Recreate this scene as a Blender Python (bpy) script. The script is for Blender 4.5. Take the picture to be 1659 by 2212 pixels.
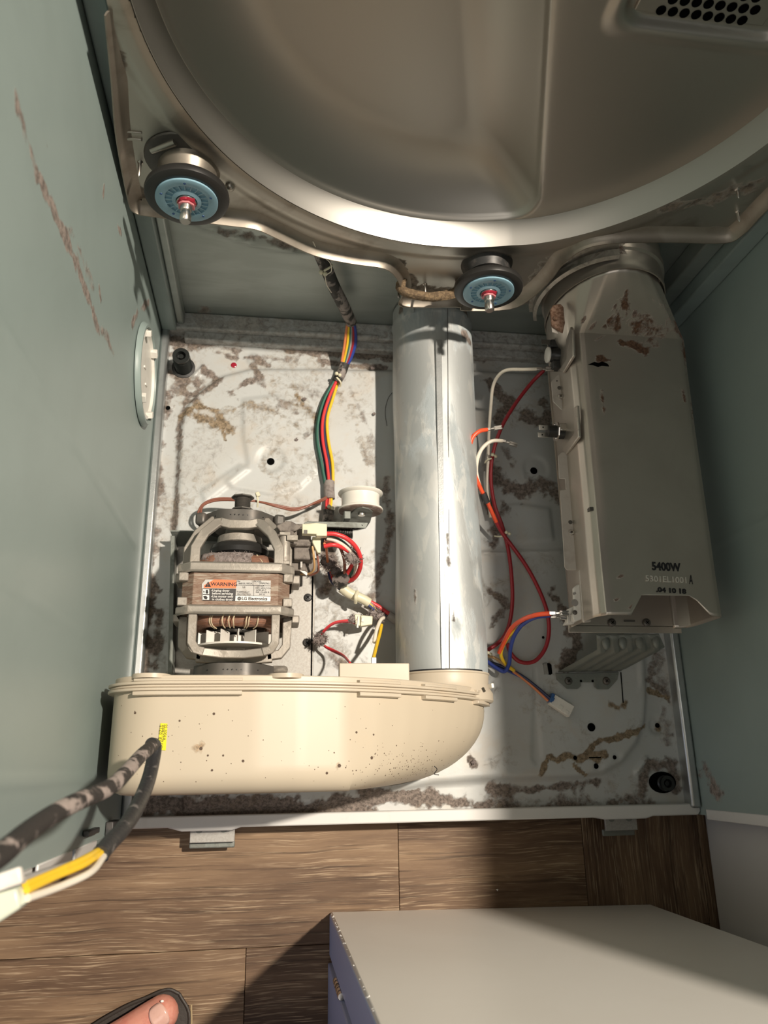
import bpy, bmesh, math, random
import numpy as np
from mathutils import Vector, Matrix, Euler
random.seed(7)
S = bpy.context.scene
for o in list(bpy.data.objects): bpy.data.objects.remove(o)
PI = math.pi

# ------------------------------------------------------------------ camera, world, light, exposure
W_PX, H_PX = 1659, 2212
F_PX = 1682.3
CAM = Vector((-0.17879, 0.05869, 0.98572))
ROT = Euler((0.316427, -0.140892, -0.0157735), 'XYZ')
cd = bpy.data.cameras.new('camera')
cam = bpy.data.objects.new('camera', cd)
S.collection.objects.link(cam)
cam.location = CAM; cam.rotation_euler = ROT
cd.sensor_fit = 'HORIZONTAL'; cd.sensor_width = 36.0; cd.lens = F_PX / W_PX * 36.0
cd.clip_start = 0.01
cd.dof.use_dof = True; cd.dof.focus_distance = 0.80; cd.dof.aperture_fstop = 11.0
S.camera = cam

world = bpy.data.worlds.new('room_light'); S.world = world
world.use_nodes = True
bg = world.node_tree.nodes['Background']
bg.inputs[0].default_value = (0.95, 0.97, 1.0, 1); bg.inputs[1].default_value = 0.036

def area_light(name, loc, target, size, power, color):
    l = bpy.data.lights.new(name, 'AREA'); l.shape = 'DISK'; l.size = size; l.energy = power; l.color = color
    o = bpy.data.objects.new(name, l); S.collection.objects.link(o)
    o.location = loc; o.rotation_euler = (Vector(target) - Vector(loc)).to_track_quat('-Z', 'Y').to_euler()
    return o
area_light('ceiling_lamp', (0.74, 0.52, 2.42), (0, 0.1, 0), 0.09, 82, (1.0, 0.89, 0.75))
area_light('overhead_fill', (-0.35, -0.75, 2.42), (0, 0, 0), 0.9, 5.5, (1.0, 0.95, 0.88))  # unseen soft fill added overhead to brighten the duct top and upward faces
area_light('window_daylight', (-2.2, -0.42, 0.55), (-.1, -0.3, 0.3), 0.8, 3.5, (0.70, 0.78, 1.0))

vs = S.view_settings
vs.view_transform = 'Standard'; vs.look = 'None'; vs.gamma = 1; vs.use_curve_mapping = False
vs.exposure = 0.0

# ------------------------------------------------------------------ helpers
MROT = ROT.to_matrix()
def V(u, v, z=None, y=None, x=None):
    """a measured point of the photograph, placed at its real height (or depth)"""
    d = MROT @ Vector(((u - 829.5) / F_PX, -(v - 1106.0) / F_PX, -1.0))
    if z is not None: t = (z - CAM.z) / d.z
    elif y is not None: t = (y - CAM.y) / d.y
    else: t = (x - CAM.x) / d.x
    return CAM + d * t

def world_loc(o):
    p = Vector((0, 0, 0))
    while o: p += o.location; o = o.parent
    return p

def tag(o, label=None, cat=None, group=None, kind=None):
    if label: o['label'] = label
    if cat: o['category'] = cat
    if group: o['group'] = group
    if kind: o['kind'] = kind
    return o

def thing(name, loc, label, cat, group=None, kind=None):
    o = bpy.data.objects.new(name, None); o.empty_display_size = 0.02
    S.collection.objects.link(o); o.location = loc
    return tag(o, label, cat, group, kind)

class MB:
    def __init__(s): s.v = []; s.f = []
    def add(s, vs, fs):
        n = len(s.v); s.v += [tuple(p) for p in vs]; s.f += [tuple(i + n for i in f) for f in fs]; return s
    def box(s, a, b, M=None):
        x0, y0, z0 = a; x1, y1, z1 = b
        vs = [Vector(p) for p in ((x0,y0,z0),(x1,y0,z0),(x1,y1,z0),(x0,y1,z0),(x0,y0,z1),(x1,y0,z1),(x1,y1,z1),(x0,y1,z1))]
        if M: vs = [M @ p for p in vs]
        return s.add(vs, [(0,3,2,1),(4,5,6,7),(0,1,5,4),(1,2,6,5),(2,3,7,6),(3,0,4,7)])
    def cbox(s, c, size, rot=(0,0,0)):
        M = Matrix.Translation(Vector(c)) @ Euler(rot).to_matrix().to_4x4()
        h = [q / 2 for q in size]
        return s.box((-h[0],-h[1],-h[2]), (h[0],h[1],h[2]), M)
    def prism(s, pts, d):
        """closed 3D outline extruded by vector d"""
        n = len(pts); d = Vector(d)
        vs = [Vector(p) for p in pts] + [Vector(p) + d for p in pts]
        return s.add(vs, [tuple(range(n))[::-1], tuple(range(n, 2*n))] + [(i, (i+1) % n, n+(i+1) % n, n+i) for i in range(n)])
    def ring_loft(s, rings, cap0=True, cap1=True, closed=True):
        n = len(rings[0]); vs = [p for r in rings for p in r]; fs = []
        for k in range(len(rings) - 1):
            for i in range(n if closed else n - 1):
                j = (i + 1) % n
                fs.append((k*n+i, k*n+j, (k+1)*n+j, (k+1)*n+i))
        if cap0: fs.append(tuple(range(n))[::-1])
        if cap1: fs.append(tuple((len(rings)-1)*n + i for i in range(n)))
        return s.add(vs, fs)
    def lathe(s, prof, c, axis='y', n=32, cap0=True, cap1=True):
        """prof: (radius, distance along axis)"""
        if isinstance(axis, str): axis = {'x': (1,0,0), 'y': (0,1,0), 'z': (0,0,1)}[axis]
        ax = Vector(axis).normalized()
        u = ax.orthogonal().normalized() if abs(ax.z) > .99 or abs(ax.z) < .01 and False else (Vector((0,0,1)) - ax * ax.z).normalized() if abs(ax.z) < .99 else Vector((1,0,0))
        w = ax.cross(u); c = Vector(c)
        rings = [[c + ax * h + (u * math.cos(2*PI*i/n) + w * math.sin(2*PI*i/n)) * max(r, 1e-5) for i in range(n)] for r, h in prof]
        return s.ring_loft(rings, cap0, cap1)
    def tube(s, pts, r, n=10, flat=None, up=None):
        pts = [Vector(p) for p in pts]; rings = []
        t0 = (pts[1] - pts[0]).normalized()
        u = Vector(up) if up else (Vector((0,0,1)) if abs(t0.z) < .9 else Vector((1,0,0)))
        for i, p in enumerate(pts):
            t = (pts[min(i+1, len(pts)-1)] - pts[max(i-1, 0)]).normalized()
            u = (u - t * u.dot(t)); u.normalize(); w = t.cross(u)
            rr = r[i] if isinstance(r, (list, tuple)) else r
            if flat: # rectangular section (half width across, half height)
                a, b = flat
                rings.append([p + w*a + u*b, p - w*a + u*b, p - w*a - u*b, p + w*a - u*b])
            else:
                rings.append([p + (u * math.cos(2*PI*k/n) + w * math.sin(2*PI*k/n)) * rr for k in range(n)])
        return s.ring_loft(rings)
    def sphere(s, c, r, n=12, sc=(1,1,1)):
        c = Vector(c)
        rings = [[c + Vector((math.sin(a)*math.cos(2*PI*i/n)*sc[0], math.sin(a)*math.sin(2*PI*i/n)*sc[1], math.cos(a)*sc[2])) * r for i in range(n)] for a in [max(.02, min(PI-.02, PI*k/(n//2+2))) for k in range(n//2+3)]]
        return s.ring_loft(rings)
    def build(s, name, mat, parent=None, smooth=40, bevel=0, seg=2, jitter=0):
        org = world_loc(parent) if parent else Vector((0,0,0))
        vs = s.v
        if jitter:
            rnd = random.Random(len(vs)); vs = [tuple(c + rnd.uniform(-jitter, jitter) for c in p) for p in vs]
        me = bpy.data.meshes.new(name)
        me.from_pydata([(p[0]-org.x, p[1]-org.y, p[2]-org.z) for p in vs], [], s.f)
        bm = bmesh.new(); bm.from_mesh(me); bmesh.ops.recalc_face_normals(bm, faces=bm.faces); bm.to_mesh(me); bm.free()
        if smooth:
            me.polygons.foreach_set('use_smooth', [True] * len(me.polygons))
            me.set_sharp_from_angle(angle=math.radians(smooth))
        me.materials.append(mat)
        o = bpy.data.objects.new(name, me); S.collection.objects.link(o)
        if parent: o.parent = parent
        if bevel:
            m = o.modifiers.new('bevel', 'BEVEL'); m.width = bevel; m.segments = seg; m.limit_method = 'ANGLE'; m.angle_limit = math.radians(35)
        return o

def spline(pts, k=8):
    P = [Vector(p) for p in pts]
    if len(P) < 3: return P
    P = [P[0]*2 - P[1]] + P + [P[-1]*2 - P[-2]]
    out = []
    for i in range(1, len(P) - 2):
        a, b, c, d = P[i-1:i+3]
        for j in range(k):
            t = j / k
            out.append(0.5 * ((2*b) + (c-a)*t + (2*a - 5*b + 4*c - d)*t*t + (3*b - a - 3*c + d)*t*t*t))
    return out + [P[-2]]

def wire(name, pts, r, mat, parent=None, k=8, n=10):
    return MB().tube(spline(pts, k), r, n).build(name, mat, parent, smooth=60)

def circ(c, r, n=24, plane='xz', a0=0, a1=2*PI, sx=1, sz=1):
    out = []
    full = abs(a1 - a0 - 2*PI) < 1e-6
    for i in range(n if full else n + 1):
        a = a0 + (a1 - a0) * i / n
        p, q = r * math.cos(a) * sx, r * math.sin(a) * sz
        out.append(Vector((c[0]+p, c[1], c[2]+q)) if plane == 'xz' else Vector((c[0]+p, c[1]+q, c[2])) if plane == 'xy' else Vector((c[0], c[1]+p, c[2]+q)))
    return out

def copy_tree(o, parent=None, delta=None):
    c = o.copy(); S.collection.objects.link(c); c.parent = parent
    if delta is not None: c.location = o.location + Vector(delta)
    for ch in [x for x in bpy.data.objects if x.parent == o]:
        copy_tree(ch, c)
    return c

def sst(a, b, x):
    t = np.clip((x - a) / (b - a), 0, 1); return t*t*(3-2*t)

def seg_dist(P, a, b):
    a = np.array(a, float); b = np.array(b, float); d = b - a; L = (d*d).sum()
    t = np.clip(((P - a) @ d) / (L if L > 0 else 1), 0, 1)
    return np.sqrt((((P - a) - t[:, None] * d) ** 2).sum(1))

def poly_sdf(P, poly):
    """positive inside"""
    d = np.full(len(P), 1e9); inside = np.zeros(len(P), bool); n = len(poly)
    for i in range(n):
        a, b = poly[i], poly[(i+1) % n]
        d = np.minimum(d, seg_dist(P, a, b))
        c = ((a[1] > P[:, 1]) != (b[1] > P[:, 1]))
        with np.errstate(divide='ignore', invalid='ignore'):
            xi = (b[0]-a[0]) * (P[:, 1]-a[1]) / ((b[1]-a[1]) if b[1] != a[1] else 1e-12) + a[0]
        inside ^= c & (P[:, 0] < xi)
    return np.where(inside, d, -d)

def fbm(P, scale, octv=4, seed=0):
    """value noise on points, 0..1"""
    P = np.asarray(P, float)
    if P.shape[1] == 2: P = np.c_[P, np.zeros(len(P))]
    out = np.zeros(len(P)); amp = .5; tot = 0; f = scale
    for o in range(octv):
        q = P * f + 17.3 * (o + 1 + seed); i = np.floor(q).astype(np.int64); t = q - i; t = t*t*(3-2*t)
        def h(a, b, c): n = (a*73856093) ^ (b*19349663) ^ (c*83492791); n = (n * 2654435761) & 0xffffffff; return ((n ^ (n >> 15)) & 0xffff) / 65535.0
        v = 0
        for dx in (0, 1):
            for dy in (0, 1):
                for dz in (0, 1):
                    w = (t[:, 0] if dx else 1-t[:, 0]) * (t[:, 1] if dy else 1-t[:, 1]) * (t[:, 2] if dz else 1-t[:, 2])
                    v = v + w * h(i[:, 0]+dx, i[:, 1]+dy, i[:, 2]+dz)
        out += amp * v; tot += amp; amp *= .55; f *= 2.1
    return out / tot

def stain_field(P, specs):
    """specs: (list of points, radius, amount) - stains with a shape of their own"""
    out = np.zeros(len(P)); n1 = fbm(P, 45, 4) - .5; n2 = fbm(P, 160, 3, 5) - .5
    for pts, r, amt in specs:
        if amt == 0: continue
        d = np.full(len(P), 1e9)
        if len(pts) == 1: d = seg_dist(P, pts[0], pts[0])
        for a, b in zip(pts[:-1], pts[1:]): d = np.minimum(d, seg_dist(P, a, b))
        big = min(1.0, r / .006)
        d = d + r * (1.7 * n1 * big * big + 1.2 * n2)
        out = np.maximum(out, amt * (1 - sst(0, r*1.35, d)))
    return out

def set_attr(o, name, vals):
    at = o.data.attributes.new(name, 'FLOAT', 'POINT'); at.data.foreach_set('value', np.asarray(vals, dtype=np.float32))

def verts_np(o):
    a = np.zeros(len(o.data.vertices)*3); o.data.vertices.foreach_get('co', a)
    return a.reshape(-1, 3) + np.array(world_loc(o))

# ------------------------------------------------------------------ materials
def mat(name, base, rough=0.5, metal=0.0, mix=None, bump=None, speck=None, attr=None, attr2=None, stretch=None, rvar=0.0, spec=0.5, sss=0, brushed=None, fade=None):
    """mix=(colour, noise scale, lo, hi, strength); bump=(scale, strength); speck=(colour, scale, threshold)
       attr=(attribute, colour, noise scale, noise amount)"""
    m = bpy.data.materials.new(name); m.use_nodes = True
    nt = m.node_tree; N = nt.nodes; L = nt.links
    b = N['Principled BSDF']
    b.inputs['Roughness'].default_value = rough; b.inputs['Metallic'].default_value = metal
    b.inputs['Specular IOR Level'].default_value = spec
    tc = N.new('ShaderNodeTexCoord'); co = tc.outputs['Object']
    if stretch:
        mp = N.new('ShaderNodeMapping'); mp.inputs['Scale'].default_value = stretch; L.new(co, mp.inputs[0]); cs = mp.outputs[0]
    else: cs = co
    rgb = N.new('ShaderNodeRGB'); rgb.outputs[0].default_value = (*base, 1); col = rgb.outputs[0]
    rsock = None; msock = None
    def noise(scale, detail=6, rgh=0.6, src=None, dist=0):
        n = N.new('ShaderNodeTexNoise'); n.inputs['Scale'].default_value = scale; n.inputs['Detail'].default_value = detail
        n.inputs['Roughness'].default_value = rgh; n.inputs['Distortion'].default_value = dist
        L.new(src or cs, n.inputs['Vector']); return n.outputs['Fac']
    def mrange(s, a, c, d=0.0, e=1.0):
        r = N.new('ShaderNodeMapRange'); r.inputs[1].default_value = a; r.inputs[2].default_value = c; r.inputs[3].default_value = d; r.inputs[4].default_value = e
        r.interpolation_type = 'SMOOTHSTEP'; L.new(s, r.inputs[0]); return r.outputs[0]
    def mixc(f, a, c):
        x = N.new('ShaderNodeMix'); x.data_type = 'RGBA'; L.new(f, x.inputs[0]); L.new(a, x.inputs[6])
        if isinstance(c, tuple): x.inputs[7].default_value = (*c, 1)
        else: L.new(c, x.inputs[7])
        return x.outputs[2]
    def math_(op, a, c):
        x = N.new('ShaderNodeMath'); x.operation = op
        for i, q in enumerate((a, c)):
            if isinstance(q, (int, float)): x.inputs[i].default_value = q
            else: L.new(q, x.inputs[i])
        return x.outputs[0]
    dull = None
    if mix:
        for mm in (mix if isinstance(mix, list) else [mix]):
            c2, sc, lo, hi, st = mm
            f = mrange(noise(sc, dist=0.4), lo, hi, 0, st); col = mixc(f, col, c2)
            if metal > 0.3 and st > 0.5: dull = f
    if speck:
        for sp in (speck if isinstance(speck, list) else [speck]):
            c2, sc, th = sp
            v = N.new('ShaderNodeTexVoronoi'); v.inputs['Scale'].default_value = sc; v.inputs['Randomness'].default_value = 1; L.new(co, v.inputs['Vector'])
            wn = N.new('ShaderNodeTexWhiteNoise'); L.new(v.outputs['Position'], wn.inputs['Vector'])
            r = math_('MULTIPLY', wn.outputs['Value'], th)
            f = math_('LESS_THAN', v.outputs['Distance'], math_('SUBTRACT', r, th * 0.62)); col = mixc(f, col, c2)
    for at in (attr, attr2):
        if at:
            an, c2, sc, am = at[:4]
            a = N.new('ShaderNodeAttribute'); a.attribute_name = an
            n1 = noise(sc, 8, 0.68, co, 0.6)
            s = math_('ADD', a.outputs['Fac'], math_('MULTIPLY', math_('SUBTRACT', n1, 0.5), am))
            f = mrange(s, 0.30, 0.62)
            # lint and rust vary in tone
            n2 = noise(sc * 2.3, 6, 0.75, co)
            t = N.new('ShaderNodeMix'); t.data_type = 'RGBA'; L.new(mrange(n2, 0.38, 0.62), t.inputs[0])
            t.inputs[6].default_value = (*[q * 0.55 for q in c2], 1); t.inputs[7].default_value = (*[min(1, q * 1.35) for q in c2], 1)
            gate = math_('MULTIPLY', f, mrange(a.outputs['Fac'], 0.02, 0.12))
            col = mixc(gate, col, t.outputs[2]); dull = gate if dull is None else math_('MAXIMUM', dull, gate)
    if dull is not None:
        rr = N.new('ShaderNodeMapRange'); L.new(dull, rr.inputs[0]); rr.inputs[3].default_value = rough; rr.inputs[4].default_value = 0.9; rsock = rr.outputs[0]
        if metal > 0:
            mr = N.new('ShaderNodeMapRange'); L.new(dull, mr.inputs[0]); mr.inputs[3].default_value = metal; mr.inputs[4].default_value = 0.0; L.new(mr.outputs[0], b.inputs['Metallic'])
    elif rvar:
        rsock = mrange(noise(35), 0.3, 0.7, max(0.02, rough - rvar), rough + rvar)
    if rsock is not None: L.new(rsock, b.inputs['Roughness'])
    L.new(col, b.inputs['Base Color'])
    if bump or dull is not None:
        sc, st = bump or (400, 0.0)
        bp = N.new('ShaderNodeBump'); bp.inputs['Distance'].default_value = 0.001
        h = noise(sc, 5, 0.6)
        if dull is not None:
            h = math_('ADD', math_('MULTIPLY', h, st), math_('MULTIPLY', math_('MULTIPLY', noise(900, 5, 0.8, co), dull), 1.4)); bp.inputs['Strength'].default_value = 0.6
        else: bp.inputs['Strength'].default_value = st
        L.new(h, bp.inputs['Height']); L.new(bp.outputs[0], b.inputs['Normal'])
    if sss:
        b.inputs['Subsurface Weight'].default_value = sss; b.inputs['Subsurface Radius'].default_value = (0.01, 0.004, 0.002)
    return m

LINT = (0.23, 0.19, 0.165)
LINTP = (0.27, 0.23, 0.22)
TAN = (0.27, 0.205, 0.135)
M = {}
M['pan'] = mat('pan_enamel', (0.53, 0.545, 0.54), 0.50, 0.12, mix=[((0.47, 0.46, 0.43), 11, 0.42, 0.72, 0.5), ((0.52, 0.455, 0.38), 24, 0.50, 0.70, 0.40)],
               bump=(120, 0.25), attr=('lint', LINT, 105, 0.60), attr2=('tan', TAN, 110, 0.6), speck=((0.10, 0.08, 0.07), 110, 0.10))
M['galv'] = mat('galvanised_steel', (0.55, 0.57, 0.57), 0.36, 0.85, mix=((0.38, 0.40, 0.40), 25, 0.4, 0.65, 0.45), bump=(500, 0.12))
M['pipe'] = mat('galvanised_pipe', (0.55, 0.575, 0.575), 0.50, 0.55, mix=[((0.37, 0.43, 0.46), 13, 0.47, 0.56, 0.6), ((0.72, 0.72, 0.69), 60, 0.54, 0.62, 0.5), ((0.30, 0.33, 0.34), 26, 0.58, 0.66, 0.5)], bump=(350, 0.15), attr=('lint', LINT, 60, 1.0), stretch=(1, .35, 1))
M['backsteel'] = mat('back_panel_steel', (0.40, 0.44, 0.42), 0.45, 0.7, mix=[((0.30, 0.33, 0.31), 14, 0.42, 0.62, 0.5)], bump=(260, 0.12), attr=('lint', LINT, 40, 0.9), stretch=(.5, 1, 2))
M['teal'] = mat('grey_teal_paint', (0.30, 0.37, 0.355), 0.42, 0.0, mix=((0.26, 0.32, 0.305), 7, 0.4, 0.7, 0.5), bump=(30, 0.05), attr=('lint', (0.30, 0.25, 0.22), 60, 1.0), speck=((0.5, 0.5, 0.46), 60, 0.06))
M['teal_dark'] = mat('grey_teal_paint_shop', (0.25, 0.31, 0.30), 0.42, 0.0, mix=((0.20, 0.24, 0.23), 20, 0.45, 0.7, 0.5))
M['white_enamel'] = mat('white_enamel', (0.72, 0.71, 0.69), 0.35, 0.0, mix=((0.55, 0.50, 0.45), 30, 0.55, 0.75, 0.35))
M['stainless'] = mat('stainless_drum', (0.52, 0.485, 0.435), 0.40, 1.0)
M['rim'] = mat('polished_rim', (0.50, 0.485, 0.455), 0.42, 1.0)
M['lip'] = mat('rolled_bulkhead_lip', (0.36, 0.32, 0.27), 0.45, 0.8, mix=((0.20, 0.165, 0.13), 30, 0.45, 0.7, 0.5), bump=(60, 0.1))
M['bulk'] = mat('bulkhead_steel', (0.50, 0.47, 0.42), 0.38, 0.9, mix=((0.22, 0.18, 0.14), 22, 0.50, 0.72, 0.5), bump=(90, 0.15), attr=('lint', (0.20, 0.165, 0.13), 50, 1.0))
M['tabsteel'] = mat('light_catching_tab_sheet', (0.62, 0.57, 0.52), 0.45, 0.35, mix=((0.45, 0.38, 0.33), 40, 0.5, 0.7, 0.5))  # duct sheet lightened: the light its tabs catch is put into the colour
M['heater'] = mat('aluminised_duct', (0.57, 0.52, 0.46), 0.36, 0.78, mix=((0.47, 0.42, 0.37), 9, 0.4, 0.65, 0.5), bump=(300, 0.10), attr=('rust', (0.15, 0.080, 0.048), 130, 1.1), attr2=('lint', (0.26, 0.185, 0.15), 120, 0.95))
M['rust'] = mat('rust', (0.17, 0.09, 0.055), 0.9, 0.0, mix=((0.34, 0.22, 0.16), 300, 0.4, 0.6, 0.8), bump=(600, 0.9))
M['cream'] = mat('cream_plastic', (0.56, 0.485, 0.375), 0.42, 0.0, mix=((0.60, 0.49, 0.35), 12, 0.52, 0.78, 0.35), speck=((0.30, 0.21, 0.14), 420, 0.16), attr=('lint', (0.46, 0.33, 0.21), 90, 0.9))
M['cream_plain'] = mat('cream_plastic_plain', (0.58, 0.505, 0.40), 0.42, 0.0, mix=((0.62, 0.50, 0.36), 30, 0.50, 0.75, 0.5))
M['white_pl'] = mat('white_plastic', (0.80, 0.78, 0.72), 0.4, 0.0, mix=((0.62, 0.55, 0.47), 60, 0.5, 0.75, 0.4))
M['ceramic'] = mat('white_ceramic', (0.80, 0.77, 0.72), 0.5, 0.0, mix=((0.6, 0.52, 0.46), 80, 0.5, 0.7, 0.3))
M['ivory'] = mat('ivory_nylon', (0.74, 0.70, 0.52), 0.4, 0.0, mix=((0.55, 0.48, 0.34), 90, 0.5, 0.7, 0.4))
M['rubber'] = mat('black_rubber', (0.022, 0.021, 0.020), 0.38, 0.0)
M['black'] = mat('black_plastic', (0.03, 0.03, 0.03), 0.45, 0.0, mix=((0.14, 0.12, 0.11), 70, 0.5, 0.7, 0.4))
M['blackfoot'] = mat('black_threaded_plastic', (0.016, 0.018, 0.017), 0.38, 0.0)
M['hole'] = mat('dark_hole', (0.004, 0.004, 0.004), 0.9, 0.0, spec=0.0)
M['hub'] = mat('blue_hub_plastic', (0.27, 0.45, 0.55), 0.4, 0.0, mix=((0.20, 0.33, 0.41), 70, 0.45, 0.7, 0.5))
M['chrome'] = mat('bright_steel', (0.62, 0.59, 0.55), 0.28, 1.0)
M['clipred'] = mat('pink_retainer', (0.58, 0.20, 0.22), 0.4, 0.0)
M['grease'] = mat('red_grease', (0.34, 0.02, 0.04), 0.12, 0.0)
M['cast'] = mat('cast_aluminium', (0.36, 0.33, 0.29), 0.50, 0.45, mix=((0.42, 0.37, 0.31), 60, 0.48, 0.7, 0.6), bump=(300, 0.3), speck=((0.18, 0.14, 0.11), 300, 0.12))
M['core'] = mat('rusty_laminations', (0.31, 0.215, 0.16), 0.6, 0.3, mix=[((0.22, 0.13, 0.09), 160, 0.45, 0.6, 0.9), ((0.50, 0.44, 0.36), 45, 0.5, 0.65, 0.6)], bump=(500, 0.4), stretch=(1, 6, 1))
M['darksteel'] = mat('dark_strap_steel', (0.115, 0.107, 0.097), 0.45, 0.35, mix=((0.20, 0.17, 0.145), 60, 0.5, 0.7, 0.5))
M['copper'] = mat('copper_winding', (0.40, 0.19, 0.12), 0.4, 0.5, mix=((0.22, 0.14, 0.11), 90, 0.4, 0.6, 0.7), bump=(400, 0.5), stretch=(1, 9, 1))
M['lint'] = mat('grey_lint', (0.34, 0.29, 0.275), 1.0, 0.0, mix=((0.22, 0.18, 0.165), 140, 0.4, 0.6, 0.8), bump=(900, 1.0), spec=0.05)
M['string'] = mat('lacing_cord', (0.66, 0.55, 0.38), 0.8)
M['platesteel'] = mat('speckled_base_plate', (0.40, 0.39, 0.365), 0.5, 0.4, mix=((0.32, 0.29, 0.26), 420, 0.42, 0.6, 0.45), bump=(300, 0.12))
M['bracketsteel'] = mat('green_grey_bracket_steel', (0.22, 0.235, 0.215), 0.52, 0.45, mix=((0.25, 0.25, 0.22), 70, 0.45, 0.7, 0.6), bump=(200, 0.2))
M['dustblock'] = mat('dusty_switch_plastic', (0.24, 0.21, 0.185), 0.85, 0.0, mix=((0.13, 0.11, 0.10), 120, 0.45, 0.65, 0.8), bump=(500, 0.6))
M['idler'] = mat('white_nylon_pulley', (0.80, 0.77, 0.70), 0.32, 0.0)
M['idler_dirty'] = mat('dirty_nylon_face', (0.24, 0.17, 0.14), 0.5, 0.0, mix=((0.50, 0.42, 0.37), 90, 0.48, 0.6, 0.7))
M['spring'] = mat('blackened_spring', (0.05, 0.048, 0.045), 0.35, 0.6)
def wm(n, c, r=0.35): return mat(n, c, r, 0.0, mix=((c[0]*.6+.05, c[1]*.6+.04, c[2]*.6+.04), 120, 0.5, 0.75, 0.35))
M['w_red'] = wm('red_insulation', (0.72, 0.045, 0.05)); M['w_dred'] = wm('dark_red_insulation', (0.36, 0.02, 0.03)); M['w_orange'] = wm('orange_red_insulation', (0.86, 0.10, 0.035))
M['w_blue'] = wm('blue_insulation', (0.03, 0.06, 0.30)); M['w_navy'] = wm('navy_insulation', (0.03, 0.04, 0.10)); M['w_yellow'] = wm('yellow_insulation', (0.86, 0.56, 0.03))
M['w_white'] = wm('white_insulation', (0.80, 0.73, 0.62)); M['w_brown'] = wm('brown_insulation', (0.28, 0.11, 0.075)); M['w_green'] = wm('green_insulation', (0.05, 0.16, 0.12))
M['w_grey'] = wm('grey_insulation', (0.35, 0.33, 0.31)); M['w_tan'] = wm('tan_insulation', (0.62, 0.38, 0.17)); M['w_deepor'] = wm('orange_insulation', (0.75, 0.25, 0.10))
M['sleeve'] = mat('black_sleeve', (0.035, 0.033, 0.03), 0.6, 0.0, mix=((0.30, 0.26, 0.24), 75, 0.46, 0.56, 0.9), bump=(250, 0.9))
M['sleeve_clean'] = mat('black_tape_sleeve', (0.03, 0.03, 0.032), 0.45, 0.0, mix=((0.22, 0.20, 0.19), 120, 0.58, 0.66, 0.7), bump=(120, 0.9))
M['skin'] = mat('skin', (0.70, 0.315, 0.235), 0.42, 0.0, mix=[((0.62, 0.20, 0.15), 45, 0.42, 0.62, 0.6), ((0.80, 0.46, 0.36), 90, 0.5, 0.7, 0.4)], bump=(380, 0.25), sss=0.15)
M['nail'] = mat('toenail', (0.74, 0.46, 0.38), 0.22, 0.0, mix=((0.62, 0.34, 0.28), 160, 0.45, 0.7, 0.4))
M['sandal'] = mat('brown_black_sandal', (0.045, 0.036, 0.03), 0.55, 0.0, bump=(200, 0.4))
M['sandal_edge'] = mat('sandal_welt', (0.42, 0.32, 0.18), 0.6)
M['cabside'] = mat('cool_lit_white_side', (0.42, 0.52, 0.80), 0.40)  # cool daylight on the white cabinet's left side is put into this colour
M['cabwhite'] = mat('white_painted_metal', (0.86, 0.835, 0.79), 0.40, 0.0, mix=((0.82, 0.785, 0.73), 5, 0.4, 0.7, 0.5), bump=(8, 0.02))
M['chips'] = mat('chipped_paint', (0.9, 0.88, 0.84), 0.5)
M['washer'] = mat('white_appliance_side', (0.70, 0.69, 0.68), 0.42, 0.0)
M['yellow_lbl'] = mat('yellow_sticker', (0.90, 0.80, 0.02), 0.35)
M['ink'] = mat('black_ink', (0.012, 0.012, 0.014), 0.5)
M['emboss'] = mat('stamped_lettering', (0.80, 0.76, 0.69), 0.35, 0.5)
M['lbl_orange'] = mat('orange_label', (0.86, 0.22, 0.09), 0.4); M['lbl_black'] = mat('black_label', (0.05, 0.045, 0.045), 0.45); M['lbl_silver'] = mat('silver_label', (0.62, 0.60, 0.57), 0.3, 0.3, mix=((0.42, 0.37, 0.33), 120, 0.5, 0.65, 0.6)); M['lbl_white'] = mat('white_print', (0.82, 0.80, 0.77), 0.5)
M['bluecap'] = mat('blue_connector_lock', (0.04, 0.12, 0.32), 0.4)
M['milky'] = mat('milky_green_connector', (0.66, 0.70, 0.58), 0.35)

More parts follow.
